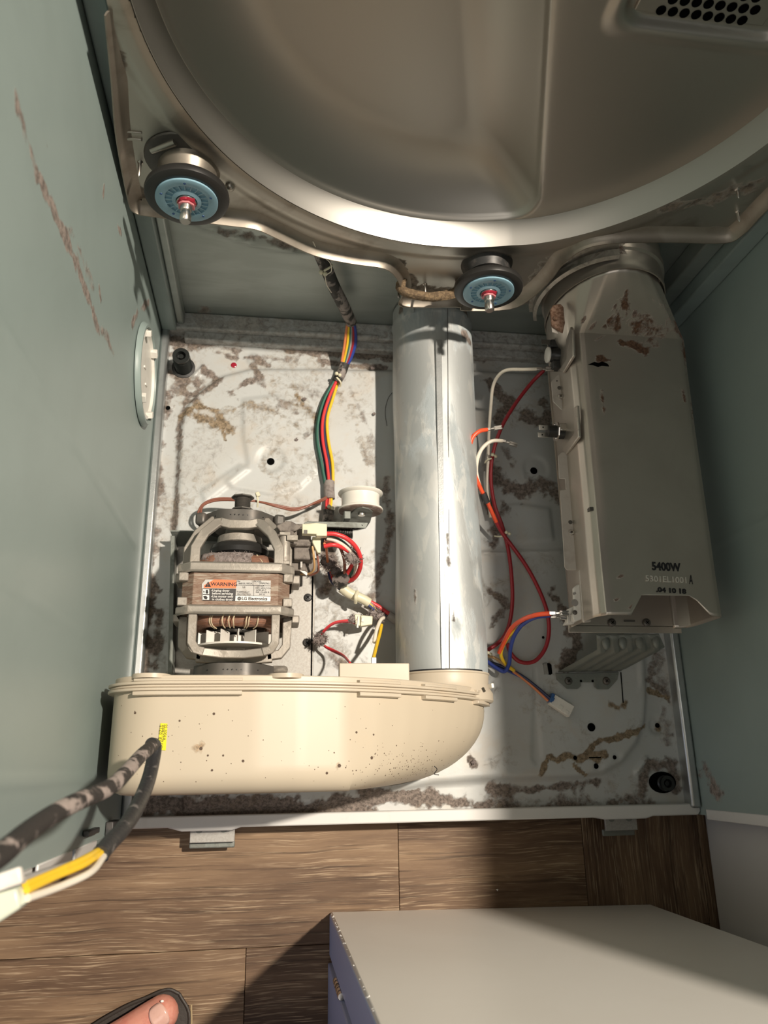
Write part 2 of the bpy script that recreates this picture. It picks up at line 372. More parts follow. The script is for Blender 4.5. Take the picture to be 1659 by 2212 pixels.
def wood(name, dark):
    m = bpy.data.materials.new(name); m.use_nodes = True; nt = m.node_tree; N = nt.nodes; L = nt.links; b = N['Principled BSDF']
    tc = N.new('ShaderNodeTexCoord'); oi = N.new('ShaderNodeObjectInfo')
    off = N.new('ShaderNodeVectorMath'); off.operation = 'MULTIPLY_ADD'; off.inputs[1].default_value = (1, 1, 1)
    cmb = N.new('ShaderNodeCombineXYZ'); mu = N.new('ShaderNodeMath'); mu.operation = 'MULTIPLY'; mu.inputs[1].default_value = 7.0
    L.new(oi.outputs['Random'], mu.inputs[0])
    for i in range(3): L.new(mu.outputs[0], cmb.inputs[i])
    L.new(tc.outputs['Object'], off.inputs[0]); L.new(cmb.outputs[0], off.inputs[2])
    # slow warp so that the figure bends round the cathedrals of the board
    wn = N.new('ShaderNodeTexNoise'); wn.inputs['Scale'].default_value = 5.5; wn.inputs['Detail'].default_value = 2; L.new(off.outputs[0], wn.inputs['Vector'])
    wv = N.new('ShaderNodeVectorMath'); wv.operation = 'MULTIPLY_ADD'; L.new(wn.outputs['Color'], wv.inputs[0]); wv.inputs[1].default_value = (0.0, 0.016, 0.0); L.new(off.outputs[0], wv.inputs[2])
    def nz(scale, detail, sx, sy, rg=0.6):
        mp = N.new('ShaderNodeMapping'); mp.inputs['Scale'].default_value = (sx, sy, 1); L.new(wv.outputs[0], mp.inputs[0])
        n = N.new('ShaderNodeTexNoise'); n.inputs['Scale'].default_value = scale; n.inputs['Detail'].default_value = detail; n.inputs['Roughness'].default_value = rg; L.new(mp.outputs[0], n.inputs['Vector']); return n.outputs['Fac']
    def ramp(s, stops):
        r = N.new('ShaderNodeValToRGB'); L.new(s, r.inputs[0]); e = r.color_ramp.elements
        e[0].position, e[0].color = stops[0][0], (*stops[0][1], 1); e[1].position, e[1].color = stops[-1][0], (*stops[-1][1], 1)
        for p, c in stops[1:-1]: q = e.new(p); q.color = (*c, 1)
        return r.outputs[0]
    k = 0.80 if dark else 1.0
    c0 = tuple(q * k for q in (0.085, 0.048, 0.029)); c1 = tuple(q * k for q in (0.175, 0.108, 0.065)); c2 = tuple(q * k for q in (0.29, 0.19, 0.112))
    base = ramp(nz(9, 7, 0.35, 2.4), [(0.33, c0), (0.5, c1), (0.68, c2)])
    def mx(f, a, c):
        x = N.new('ShaderNodeMix'); x.data_type = 'RGBA'; L.new(f, x.inputs[0]); L.new(a, x.inputs[6]); x.inputs[7].default_value = (*c, 1); return x.outputs[2]
    def rg(s, a, c, hi=1.0):
        r = N.new('ShaderNodeMapRange'); r.inputs[1].default_value = a; r.inputs[2].default_value = c; r.inputs[4].default_value = hi; L.new(s, r.inputs[0]); return r.outputs[0]
    darkline = rg(nz(110, 5, 0.06, 2.6), 0.54, 0.66, 0.65); col = mx(darkline, base, tuple(q * .45 for q in c0))
    fleck = nz(300, 3, 0.065, 2.1, 0.6); fl = rg(fleck, 0.54, 0.64, 0.58)
    gate = rg(nz(9, 5, 1, 2.5), 0.34, 0.58)
    g = N.new('ShaderNodeMath'); g.operation = 'MULTIPLY'; L.new(fl, g.inputs[0]); L.new(gate, g.inputs[1])
    col = mx(g.outputs[0], col, (0.58 * k, 0.44 * k, 0.29 * k))
    L.new(col, b.inputs['Base Color']); b.inputs['Roughness'].default_value = 0.55; b.inputs['Specular IOR Level'].default_value = 0.3
    bp = N.new('ShaderNodeBump'); bp.inputs['Strength'].default_value = 0.25; bp.inputs['Distance'].default_value = 0.001; L.new(fleck, bp.inputs['Height']); L.new(bp.outputs[0], b.inputs['Normal'])
    return m
M['wood'] = wood('limed_oak_plank', False); M['subfloor'] = mat('dark_subfloor', (0.05, 0.035, 0.025), 0.8)

def text(s, c, size, m, parent, name='lettering', rot=(0, 0, 0), ext=0.0001, sx=1.0, bold=0.0, align='CENTER'):
    cu = bpy.data.curves.new(name, 'FONT'); cu.body = s; cu.size = size; cu.extrude = ext; cu.align_x = align; cu.align_y = 'CENTER'; cu.offset = bold; cu.resolution_u = 3
    t = bpy.data.objects.new('tmp', cu); S.collection.objects.link(t)
    dg = bpy.context.evaluated_depsgraph_get(); me = bpy.data.meshes.new_from_object(t.evaluated_get(dg)); bpy.data.objects.remove(t)
    R = Euler(rot).to_matrix(); org = world_loc(parent)
    me.transform(Matrix.Translation(Vector(c) - org) @ R.to_4x4() @ Matrix.Diagonal((sx, 1, 1, 1)))
    me.name = name; me.materials.clear(); me.materials.append(m)
    o = bpy.data.objects.new(name, me); S.collection.objects.link(o); o.parent = parent
    return o

def screw(c, r, parent, m=None, axis='z', name='screw', h=0.002):
    """cross-recess pan head screw: domed head with a real cross cut"""
    ax = {'z': Vector((0,0,1)), 'y': Vector((0,-1,0)), 'x': Vector((-1,0,0))}[axis]
    o = MB().lathe([(r, -h*.5), (r, h*.35), (r*.85, h*.8), (r*.5, h), (1e-4, h)], c, ax, 16).build(name, m or M['black'], parent)
    u = ax.orthogonal().normalized(); w = ax.cross(u); k = MB()
    for a, b2 in ((u, w), (w, u)):
        P = Vector(c) + ax*h*1.02
        k.prism([P + a*r*.5 + b2*r*.09, P - a*r*.5 + b2*r*.09, P - a*r*.5 - b2*r*.09, P + a*r*.5 - b2*r*.09], ax*0.00008)
    k.build('cross_recess', M['hole'], o, smooth=0)
    return o

# ================================================================== STRUCTURE
ZP = 0.036                      # top of the base pan's gutter
XL, XR, YB = -0.335, 0.338, 0.636
floor = MB().box((-1.6, -1.6, -0.03), (1.6, 1.0, -0.012)).build('floor', M['subfloor']); tag(floor, 'dark brown wood floor of limed planks in front of the dryer', 'floor', kind='structure')
seam = -0.1325; PW = 0.152
def plank(x0, x1, y0, y1, vertical=False):
    L_, W_ = (x1-x0, y1-y0)
    if vertical:
        o = MB().box((0, 0, -0.012), (L_ and (y1-y0)-.0006, (x1-x0)-.0006, 0)).build('plank', M['wood'], floor, smooth=0, bevel=0.0004, seg=1)
        o.rotation_euler = (0, 0, PI/2); o.location = (x1-.0003, y0+.0003, 0)
    else:
        o = MB().box((0, 0, -0.012), (L_-.0006, W_-.0006, 0)).build('plank', M['wood'], floor, smooth=0, bevel=0.0004, seg=1)
        o.location = (x0+.0003, y0+.0003, 0)
XV = 0.2052
rows = {1: [-1.2, -0.42, 0.0, XV], 0: [-1.1, -0.62, -0.0232, XV], -1: [-1.3, -0.1968, XV], -2: [-1.2, -0.45, XV], -3: [-1.0, -0.1, XV]}
for r, xs in rows.items():
    for a, b in zip(xs[:-1], xs[1:]): plank(a, b, seam + r*PW, seam + (r+1)*PW)
for k in range(3):
    for a, b in ((-0.9 + .2*k, -0.13 + 0.2*k), (-0.13 + .2*k, 0.6)): plank(XV + k*PW, XV + (k+1)*PW, a, b, True)

# ------------------------------------------------------------------ base pan
pan = thing('base_pan', (0, 0.3, 0.02), 'lint-covered pale grey sheet steel base pan of an opened dryer, above the wood floor', 'base pan')
def P2(u, v, z=ZP): p = V(u, v, z=z); return (p.x, p.y)
plat = [P2(*q) for q in [(392,1760),(362,1440),(372,1150),(385,925),(398,880),(430,845),(480,812),(540,797),(700,797),(860,800),(1000,800),(1200,808),(1330,830),(1372,900),(1385,1100),(1394,1400),(1397,1500),(1394,1560),(1376,1610),(1345,1650),(1300,1676),(1240,1686),(1050,1690),(930,1700),(700,1745)]]
nx, ny = 270, 256
xs = np.linspace(XL+.002, XR-.002, nx); ys = np.linspace(0.002, YB-.002, ny)
GX, GY = np.meshgrid(xs, ys); PP = np.c_[GX.ravel(), GY.ravel()]
sd = poly_sdf(PP, plat)
H = ZP + 0.009 * sst(-0.001, 0.008, sd)
def bump_poly(px, h, soft=.004):
    global H
    H = H + h * sst(0, soft, poly_sdf(PP, [P2(*q, ZP+.009) for q in px]))
bump_poly([(520,860),(600,850),(680,900),(700,960),(690,1020),(650,1060),(590,1075),(500,1060),(480,1040),(530,1000),(520,940)], 0.0022, .006)
bump_poly([(430,1060),(520,1000),(545,1015),(440,1095)], 0.002)
bump_poly([(1075,1095),(1110,1085),(1190,1095),(1200,1170),(1080,1180)], 0.0025, .005)
bump_poly([(1040,1190),(1215,1186),(1215,1196),(1040,1200)], 0.002, .003)
bump_poly([(1150,1440),(1160,1440),(1175,1640),(1160,1660),(1145,1640)], -0.0018, .005)
bump_poly([(1372,1345),(1386,1345),(1392,1470),(1380,1500)], 0.002, .003)
for (u, v, r, h) in ((550,778,.0105,.002),(363,880,.006,.002),(1420,1567,.012,-.003),(585,998,.02,-.0018),(1153,1017,.02,-.0018),(1242,1637,.006,-.001),(1327,1636,.006,-.001),(1287,1655,.007,-.001)):
    c = np.array(P2(u, v)); d = np.hypot(*(PP - c).T); H = H + h * (1 - sst(r*.7, r, d))
for q in ([(412,812),(440,786),(448,794),(420,822)], [(1366,1668),(1392,1630),(1402,1640),(1376,1676)]):
    H = H + 0.004 * sst(0, .002, poly_sdf(PP, [P2(*k) for k in q]))
# gentle hand-made unevenness of the pressing
H = H + 0.0006*np.sin(GX.ravel()*31 + 1)*np.sin(GY.ravel()*27)
mb = MB(); mb.v = [tuple(p) for p in np.c_[PP, H]]
mb.f = [(j*nx+i, j*nx+i+1, (j+1)*nx+i+1, (j+1)*nx+i) for j in range(ny-1) for i in range(nx-1)]
pf = mb.build('pan_floor', M['pan'], pan, smooth=60)
def Pw(*uv, z=ZP): return [tuple(V(u, v, z=z))[:2] for u, v in uv]
lint_specs = [
 (Pw((350,730),(400,742),(470,748),(520,762)), .014, .66), (Pw((350,770),(345,830),(348,890)), .016, .64), (Pw((445,800),(470,825),(420,868)), .010, .72), (Pw((395,800),(380,840)), .016, .6), (Pw((560,770),(640,780)), .010, .5), (Pw((600,850),(640,840),(690,860)), .014, .44),
 (Pw((340,900),(335,1000),(325,1120),(315,1240)), .016, .62), (Pw((325,1250),(318,1330),(300,1400)), .012, .80), (Pw((345,1320),(335,1440)), .008, .7), (Pw((290,1440),(300,1480)), .012, .5), (Pw((560,830),(600,870),(640,900)), .012, .5), (Pw((760,860),(800,940),(790,1000)), .012, .45),
 (Pw((345,745),(420,735),(560,745),(700,760),(840,770),(1100,770),(1350,790)), .010, .75),
 (Pw((350,800),(340,850),(345,900),(330,1000),(325,1100),(318,1200),(310,1300),(318,1400),(312,1480)), .010, .68),
 (Pw((395,745),(360,770),(345,800),(390,815),(430,830)), .014, .70), (Pw((385,800),(400,850),(430,860),(460,835)), .008, .75),
 (Pw((470,760),(510,775),(540,770),(580,790)), .009, .62), (Pw((440,835),(400,870),(388,930),(384,1040),(376,1150)), .007, .62),
 (Pw((520,870),(500,855),(560,820),(545,790)), .007, .62), (Pw((600,890),(640,870),(680,900),(690,930),(660,950)), .010, .50),
 (Pw((690,780),(760,790),(830,795)), .006, .7), (Pw((480,1010),(560,960),(640,1010)), .02, .30),
 (Pw((1050,830),(1075,860),(1100,880),(1070,920)), .013, .78), (Pw((1130,900),(1160,915),(1200,930),(1170,880)), .016, .74),
 (Pw((1060,1010),(1080,1050),(1120,1065),(1160,1050),(1205,1080)), .020, .66), (Pw((1085,980),(1100,1010)), .01, .5), (Pw((1080,1100),(1060,1150)), .014, .6), (Pw((1055,1090),(1070,1150),(1060,1180)), .012, .72),
 (Pw((1190,1290),(1225,1340),(1240,1400),(1215,1440)), .014, .85), (Pw((1055,1280),(1090,1310),(1060,1350)), .010, .66),
 (Pw((1055,1700),(1120,1710),(1200,1700),(1290,1690)), .009, .72), (Pw((1300,1740),(1380,1720),(1400,1650),(1450,1650),(1460,1700)), .013, .62),
 (Pw((780,1715),(860,1715),(950,1725),(1050,1745)), .012, .80), (Pw((1010,1735),(1100,1735),(1250,1730),(1380,1735)), .020, .50), (Pw((1420,1400),(1430,1500),(1440,1600)), .014, .46), (Pw((300,1735),(450,1745),(640,1745),(780,1745)), .018, .95),
 (Pw((1080,1745),(1180,1740),(1280,1745),(1400,1740)), .010, .62), (Pw((1395,1470),(1430,1490),(1450,1520)), .009, .6),
 (Pw((1405,1390),(1415,1430),(1400,1470)), .008, .55), (Pw((700,1180),(720,1230),(700,1280)), .016, .62), (Pw((830,1040),(840,1160),(800,1300)), .010, .55),
 (Pw((690,1400),(740,1440)), .012, .55), (Pw((1010,1640),(1020,1650)), .006, .9), (Pw((500,785),(505,788)), .004, .0)]
tan_specs = [
 (Pw((430,905),(470,920),(500,935)), .014, .60), (Pw((640,880),(690,915)), .014, .52), (Pw((590,830),(640,850)), .014, .46),
 (Pw((1165,1675),(1172,1650),(1180,1635),(1200,1642),(1222,1632),(1240,1640),(1262,1630),(1275,1610),(1290,1600),(1330,1595),(1370,1580),(1390,1570)), .0055, .92),
 (Pw((1230,1650),(1250,1668),(1262,1675)), .003, .8), (Pw((1310,1525),(1330,1530),(1345,1520)), .007, .6), (Pw((1285,1640),(1270,1632),(1300,1628)), .006, .8),
 (Pw((1400,1490),(1440,1510)), .006, .8), (Pw((1420,1565),(1425,1580)), .008, .6), (Pw((395,900),(430,880),(470,895),(480,920)), .008, .74),
 (Pw((470,900),(540,880),(600,900),(640,925)), .010, .50), (Pw((620,950),(560,1010),(600,1040)), .010, .42), (Pw((700,830),(760,880),(790,1000)), .015, .42),
 (Pw((480,930),(487,955)), .004, .8), (Pw((310,1080),(318,1240),(310,1380)), .009, .6), (Pw((640,860),(655,880)), .005, .7)]
film = .17 + .70 * (fbm(PP, 20, 5, 3) - .5) + .10 * (PP[:, 0] < -.05) - .12 * (PP[:, 0] > .1)
set_attr(pf, 'lint', np.maximum(stain_field(PP, lint_specs), np.clip(film, 0, .36))); set_attr(pf, 'tan', np.maximum(stain_field(PP, tan_specs), np.clip(.22 + .9 * (fbm(PP, 30, 5, 9) - .5) + .07 * (PP[:, 0] < -.05), 0, .36)))
for (u, v, r) in ((505,789,.004),(1013,2000,0)):
    if r: MB().lathe([(r, 0), (r*.7, .0006), (1e-4, .0007)], (*P2(u, v), ZP+.0004), 'z', 14).build('red_paint_dab', M['grease'], pan)
# holes, slots
def hole(u, v, r, z=ZP+.0092):
    c = V(u, v, z=z); z = float(H[np.argmin(np.hypot(PP[:, 0]-c.x, PP[:, 1]-c.y))]) + .0004; return MB().lathe([(r, 0), (r, .0004), (r*.6, .0004), (1e-4, .0003)], (c.x, c.y, z), 'z', 20).build('punched_hole', M['hole'], pan, smooth=0)
hole(585, 998, .0048, ZP+.0078); hole(1153, 1017, .0050, ZP+.0078); hole(1277, 1571, .0050); hole(1173, 1377, .0017)
for u, v, r in ((1242,1637,.0025),(1327,1636,.0025),(1287,1655,.0032)): hole(u, v, r, ZP+.0085)
hole(1420, 1567, .003, ZP-.0025); hole(363, 881, .0028, ZP+.0022)
def slot(px, z=ZP+.0094, name='cut_slot', h=.0004, m='hole'):
    return MB().prism([V(u, v, z=z) for u, v in px], (0, 0, h)).build(name, M[m], pan, smooth=0)
slot([(1272,1635),(1298,1635),(1298,1638),(1272,1638)])
slot([(1172,1434),(1186,1432),(1191,1436),(1193,1455),(1189,1458),(1181,1456)]); slot([(1173,1434),(1180,1432),(1184,1456),(1176,1457)], ZP+.0099, 'bent_tab', .002, 'platesteel')
slot([(1340,1452),(1342,1452),(1347,1518),(1345,1518)])
# edge rails of the pan
MB().box((XL, -.001, .014), (XL+.011, YB-.02, .052)).build('left_rail', M['galv'], pan, bevel=.003)
p = [(XR-.012, -.001), (XR-.001, YB)]
MB().box((XR-.013, .004, .014), (XR-.001, YB-.02, .054)).build('right_rail', M['galv'], pan, bevel=.003)
b = MB().box((XL+.001, .612, .02), (XR-.001, YB, .056)).box((XL+.03, .600, .02), (XR-.03, .613, .048)).box((-.17, .6125, .045), (-.045, .618, .0585)).box((.075, .6125, .045), (.2, .618, .0585)).build('rear_rail', M['pan'], pan, bevel=.002)
bp = verts_np(b); set_attr(b, 'lint', np.full(len(bp), .42)); set_attr(b, 'tan', np.zeros(len(bp)))
# front flange: white, with its stepped notches above the two tabs
z1 = 0.048; prof = [(-.327, .000), (-.285, .000), (-.270, -.004), (-.216, -.004), (-.206, -.001), (.205, -.001), (.216, -.0035), (.268, -.0035), (.277, -.001), (.334, -.001), (.338, .003), (.338, .012), (-.327, .012)]
MB().prism([(x, y - .003, .016) for x, y in prof], (0, 0, z1 - .016)).build('front_flange', M['white_enamel'], pan, bevel=.0015)
for x0, x1, rot in ((-.262, -.213, 0), (.222, .262, 0)):
    t = MB().box((x0, -.020, .030), (x1, -.003, .034)).build('hook_tab', M['platesteel'], pan, bevel=.0006)
    MB().box((x0 - .001, -.0265, .022), (x1, -.019, .0255)).build('hook_lip', M['bracketsteel'], t, bevel=.0015, seg=3)
    for k in (.2, .75): MB().lathe([(.0042, 0), (.0042, .0006), (1e-4, .0006)], (x0 + (x1-x0)*k, -.006, .0342), 'z', 14).build('weld_mark', M['bracketsteel'], t)
# levelling feet
def level_foot(c, h, r):
    o = MB(); prof = []
    for i in range(int(h/.0036)): prof += [(r, i*.0036), (r*.85, i*.0036 + .0018)]
    o.lathe(prof + [(r*.97, h), (r*.97, h+.003), (r*.55, h+.003), (r*.5, h-.004), (r*.28, h-.004), (r*.28, h+.001), (r*.12, h+.001)], c, 'z', 28)
    f = o.build('levelling_foot_socket', M['blackfoot'], pan, smooth=30)
    MB().lathe([(r*1.35, -.001), (r*1.35, .0012), (r*1.05, .002), (r*1.0, 0)], c, 'z', 28).build('socket_collar', M['black'], f)
level_foot((-.3045, .5635, ZP), .030, .0112)
c = V(1430, 1690, z=ZP); MB().prism([c + Vector((a*math.cos(t) , a2*math.sin(t), .0008)) for t in [2*PI*i/24 for i in range(24)] for a, a2 in [(.0175, .0125)]], (0, 0, .0006)).build('foot_opening', M['hole'], pan)
level_foot(Vector((c.x + .002, c.y - .001, ZP - .012)), .020, .0092)

# ------------------------------------------------------------------ cabinet side panels
def side_panel(name, x, sgn, label):
    t = thing(name, (x, .3, 0), label, 'side panel')
    n1, n2 = 150, 190
    Yg, Zg = np.meshgrid(np.linspace(-.004, .642, n1), np.linspace(0.004, .985, n2)); Q = np.c_[Yg.ravel(), Zg.ravel()]
    X = np.full(len(Q), x)
    def bead(y0, z0, y1, z1, w, h):
        nonlocal X
        X = X - sgn*h * (1 - sst(0, w, seg_dist(Q, (y0, z0), (y1, z1))))
    bead(.052, .05, .052, .985, .005, .0011); bead(.30, .10, .30, .985, .006, .0010); bead(.165, .3, .165, .985, .005, .0007)
    bead(.20, .985, .33, .2, .006, .0007)
    mb = MB(); mb.v = [(X[i], Q[i, 0], Q[i, 1]) for i in range(len(Q))]; mb.f = [(j*n1+i, j*n1+i+1, (j+1)*n1+i+1, (j+1)*n1+i) for j in range(n2-1) for i in range(n1-1)]
    pn = mb.build('panel_sheet', M['teal'], t, smooth=60)
    return t, pn, Q
lw, lp, Q = side_panel('left_side_panel', XL, -1, 'grey-green painted left side wall of the dryer cabinet with a long lint streak')
def Xw(*uv, x=XL): return [(lambda p: (p.y, p.z))(V(u, v, x=x)) for u, v in uv]
set_attr(lp, 'lint', stain_field(Q, [(Xw((35,205),(55,290),(80,370)), .006, .62), (Xw((80,370),(110,440),(140,510),(165,570)), .007, .95), (Xw((165,570),(190,640),(215,715)), .006, .75), (Xw((150,500),(175,545),(200,620)), .009, .45),
   (Xw((214,625),(217,645)), .005, .85), (Xw((205,700),(235,735),(245,760)), .008, .60), (Xw((285,700),(300,670),(320,655)), .006, .9), (Xw((225,400),(222,420)), .003, .9), (Xw((255,490),(262,505)), .004, .9), (Xw((100,300),(104,315)), .003, .9), (Xw((150,20),(160,60)), .003, 0)]))
MB().box((XL+.001, .610, .05), (XL+.020, YB, .985)).build('rear_corner_flange', M['teal_dark'], lw, bevel=.002)
MB().box((XL+.020, .618, .05), (XL+.030, YB, .985)).build('corner_seam', M['backsteel'], lw, bevel=.002)
m = MB()
m.box((XL-.001, -.016, .040), (XL+.0015, -.003, .11)); m.box((XL-.001, -.016, .175), (XL+.0015, -.003, .26)); m.box((XL-.001, -.016, .27), (XL+.0015, -.003, .37)); m.box((XL-.001, -.016, .385), (XL+.0015, -.003, .985))
fl = m.build('front_edge_strip', M['white_enamel'], lw, bevel=.001)
MB().box((XL-.001, -.008, .11), (XL+.0005, -.003, .175)).build('edge_cutout', M['teal_dark'], lw, bevel=.001)
MB().box((XL+.0005, -.003, .10), (XL+.008, .010, .135)).build('black_edge_clip', M['black'], lw, bevel=.001); MB().box((XL+.0005, .004, .19), (XL+.006, .009, .235)).build('black_edge_clip', M['black'], lw, bevel=.001)
s = screw((XL+.006, -.018, .15), .0035, lw, M['chrome'], 'y', 'edge_screw', .006)
# round vent cover on the left panel
vc = thing('round_vent_cover', (XL, .493, .147), 'round white plastic cover clipped in a hole low on the left cabinet wall', 'vent cover')
cc = (XL+.001, .493, .147); K = 1.0
def ycirc(prof, m, name, par, sc=1.0, n=48):
    return MB().lathe(prof, cc, 'x', n).build(name, M[m], par)
ycirc([(.060, 0), (.060, .002), (.057, .006), (.054, .006), (.0525, .002), (.0525, 0)], 'teal', 'pressed_rim', vc)
disc = ycirc([(.0515, 0), (.0515, .0045), (.0490, .005), (.0475, .005), (.046, .002), (1e-4, .002)], 'white_pl', 'cover_disc', vc)
for a in (35, 150, 215, 330):
    a = math.radians(a); MB().cbox((XL+.0065, .493 + .047*math.cos(a), .147 + .047*math.sin(a)), (.008, .007, .009), (a, 0, 0)).build('snap_clip', M['white_pl'], disc, bevel=.0008)
for dy, dz in ((.004, .01), (-.01, -.006)): MB().cbox((XL+.0035, .493+dy, .147+dz), (.002, .0025, .010), (.2, 0, 0)).build('mould_mark', M['ceramic'], disc, bevel=.0004)

rw, rp, Q = side_panel('right_side_panel', XR, 1, 'dark grey-green painted right side wall of the dryer cabinet, in shade')
set_attr(rp, 'lint', stain_field(Q, [([(.03, .04), (.05, .07), (.02, .09)], .014, .6), ([(0.1, .03), (.5, .03)], .006, .5)]))
MB().box((XR-.022, .596, .05), (XR-.001, YB, .985)).build('rear_corner_flange', M['teal_dark'], rw, bevel=.002)
MB().box((XR-.044, .612, .05), (XR-.023, YB, .985)).build('corner_seam', M['backsteel'], rw, bevel=.002)
MB().box((XR-.0005, -.009, .060), (XR+.003, .003, .985)).build('front_edge_strip', M['white_enamel'], rw, bevel=.001)

# ------------------------------------------------------------------ back panel
bk = thing('back_panel', (0, YB, .05), 'galvanised steel back panel low behind the drum, with a pressed oval line', 'back panel')
n1, n2 = 160, 150
Xg, Zg = np.meshgrid(np.linspace(XL, XR, n1), np.linspace(.04, .985, n2)); Q = np.c_[Xg.ravel(), Zg.ravel()]
Y = YB + .045 * sst(.30, .34, Q[:, 1])
def Yw(*uv, y=YB): return [(lambda p: (p.x, p.z))(V(u, v, y=y)) for u, v in uv]
def bline(pts, w, h):
    global Y
    d = np.full(len(Q), 1e9)
    for a, b in zip(pts[:-1], pts[1:]): d = np.minimum(d, seg_dist(Q, a, b))
    Y = Y - h * (1 - sst(0, w, d))
bline(Yw((360,430),(400,465),(450,490),(500,510),(560,528),(640,540),(760,545)), .007, .004)
bline(Yw((1050,640),(1090,660),(1150,675),(1200,670)), .009, .004)
mb = MB(); mb.v = [(Q[i, 0], Y[i], Q[i, 1]) for i in range(len(Q))]; mb.f = [(j*n1+i, j*n1+i+1, (j+1)*n1+i+1, (j+1)*n1+i) for j in range(n2-1) for i in range(n1-1)]
bs = mb.build('panel_sheet', M['backsteel'], bk, smooth=60)
set_attr(bs, 'lint', stain_field(Q, [(Yw((480,500),(560,515),(640,530)), .012, .62), (Yw((345,560),(355,620)), .004, .75), (Yw((350,690),(500,700),(840,720)), .008, .55), (Yw((420,690),(440,670)), .014, .5), (Yw((1090,650),(1150,650),(1190,620)), .02, .62)]))

# ------------------------------------------------------------------ drum bulkhead
bh = thing('drum_bulkhead', (0, .61, .35), 'brushed stainless rear drum end with pressed hollow, filling the top of the photo', 'drum')
DC = (-.0106, .571); DR = .2865; YR = .592; YD = .618; RI = .2755
YBH = .606
def Bp(*uv, y=YBH): return [(lambda p: (p.x, p.z))(V(u, v, y=y)) for u, v in uv]
contour = Bp((230,0),(244,150),(254,270),(278,400),(292,432),(330,441),(420,452),(500,462),(555,470),(600,490),(680,527),(760,545),(830,556),(858,580),(868,612),(868,640),(985,640),(1000,648),(1100,645),(1150,618),(1190,578),(1215,545),(1262,512),(1330,500),(1450,498),(1560,500),(1600,482),(1640,440),(1700,380))
contour += [(XR-.03, .75), (XR-.03, .95), (-.3, .95)]
plate = [Vector((x, YBH, z)) for x, z in contour]
# plate as a grid filled strip: triangulated outline with an inner lip rolled forward
bmh = bmesh.new(); vsb = [bmh.verts.new(p) for p in plate]; fc = bmh.faces.new(vsb); bmesh.ops.triangulate(bmh, faces=[fc]); me = bpy.data.meshes.new('t'); bmh.to_mesh(me); bmh.free()
mb = MB()
cl = spline([Vector((x, 0, z)) for x, z in contour[:-3]], 4)
rings = []
for i, p in enumerate(cl):
    t = (cl[min(i+1, len(cl)-1)] - cl[max(i-1, 0)]).normalized(); nrm = Vector((t.z, 0, -t.x))
    if nrm.z > .2 and False: nrm = -nrm
    q = Vector((p.x, YBH, p.z)); inn = -Vector((-t.z, 0, t.x))
    rings.append([q - inn*.013 + Vector((0, -.0030, 0)), q - inn*.009 + Vector((0, -.0045, 0)), q - inn*.005 + Vector((0, -.0075, 0)), q - inn*.002 + Vector((0, -.012, 0)), q - inn*.0008 + Vector((0, -.0155, 0)), q + inn*.0004 + Vector((0, -.0155, 0)), q - inn*.0006 + Vector((0, -.0115, 0)), q - inn*.004 + Vector((0, -.0060, 0)), q - inn*.009 + Vector((0, -.002, 0)), q - inn*.013 + Vector((0, -.001, 0))])
mb.ring_loft(rings)
bpo = mb.build('rolled_lip', M['lip'], bh, smooth=50)
# a finer sheet carries the soiling
nq = 300; nr_ = 340
Xg, Zg = np.meshgrid(np.linspace(-.333, .335, nq), np.linspace(.14, .9, nr_)); Q = np.c_[Xg.ravel(), Zg.ravel()]
ins = poly_sdf(Q, contour) > .001; dd = np.hypot(Q[:, 0]-DC[0], Q[:, 1]-DC[1]); keep = ins & (dd > DR + .0003)
mb = MB(); mb.v = [(Q[i, 0], YBH - .0035 - .004*float(1 - sst(.004, .02, abs(dd[i]-DR-.014))), Q[i, 1]) for i in range(len(Q))]
mb.f = [f for j in range(nr_-1) for i in range(nq-1) for f in [(j*nq+i, j*nq+i+1, (j+1)*nq+i+1, (j+1)*nq+i)] if keep[f[0]] and keep[f[1]] and keep[f[2]] and keep[f[3]]]
sk = mb.build('bulkhead_face', M['bulk'], bh, smooth=60)
set_attr(sk, 'lint', stain_field(Q, [(Bp((870,605),(900,625),(985,630)), .016, 1.0), (Bp((860,560),(866,600)), .010, .8), (Bp((260,100),(262,250)), .006, .6), (Bp((300,400),(320,435)), .008, .7), (Bp((500,455),(600,490),(700,525),(830,552)), .006, .55), (Bp((1130,620),(1180,570),(1230,530)), .016, .55), (Bp((1440,430),(1560,420),(1640,400)), .02, .55), (Bp((1350,500),(1560,490)), .006, .6)]))

# dished drum back
nr, nt = 230, 640
line_a, line_b = Bp((1190, 0), y=YD)[0], Bp((1168, 380), y=YD)[0]
lx = lambda z: line_a[0] + (line_b[0]-line_a[0]) * (z - line_a[1]) / (line_b[1]-line_a[1])
Rs = np.concatenate([np.linspace(0.004, RI-.0005, nr-24), np.linspace(RI, DR, 24)])
Th = np.linspace(0, 2*PI, nt, endpoint=False)
RR, TT = np.meshgrid(Rs, Th, indexing='ij')
QX = DC[0] + RR*np.cos(TT); QZ = DC[1] + RR*np.sin(TT)
d1 = np.maximum(RI - .001 - RR, 0); 
xm = line_a[0] + (line_b[0]-line_a[0]) * (QZ - line_a[1]) / (line_b[1]-line_a[1])
xm = np.where(QZ > line_a[1], line_a[0], xm)
d2 = xm - QX
def smin(a, b, k): h = np.clip(.5 + .5*(b-a)/k, 0, 1); return b*(1-h) + a*h - k*h*(1-h)
d = smin(d1, d2, .035)
ds = .5 * (d + np.sqrt(d*d + .0035**2)); tq = np.clip(ds / .074, 0, 1); dish = .046 * (1 - (1 - tq)**2) + .003 * sst(-.001, .004, d) 
YY = YD + dish * 1.0
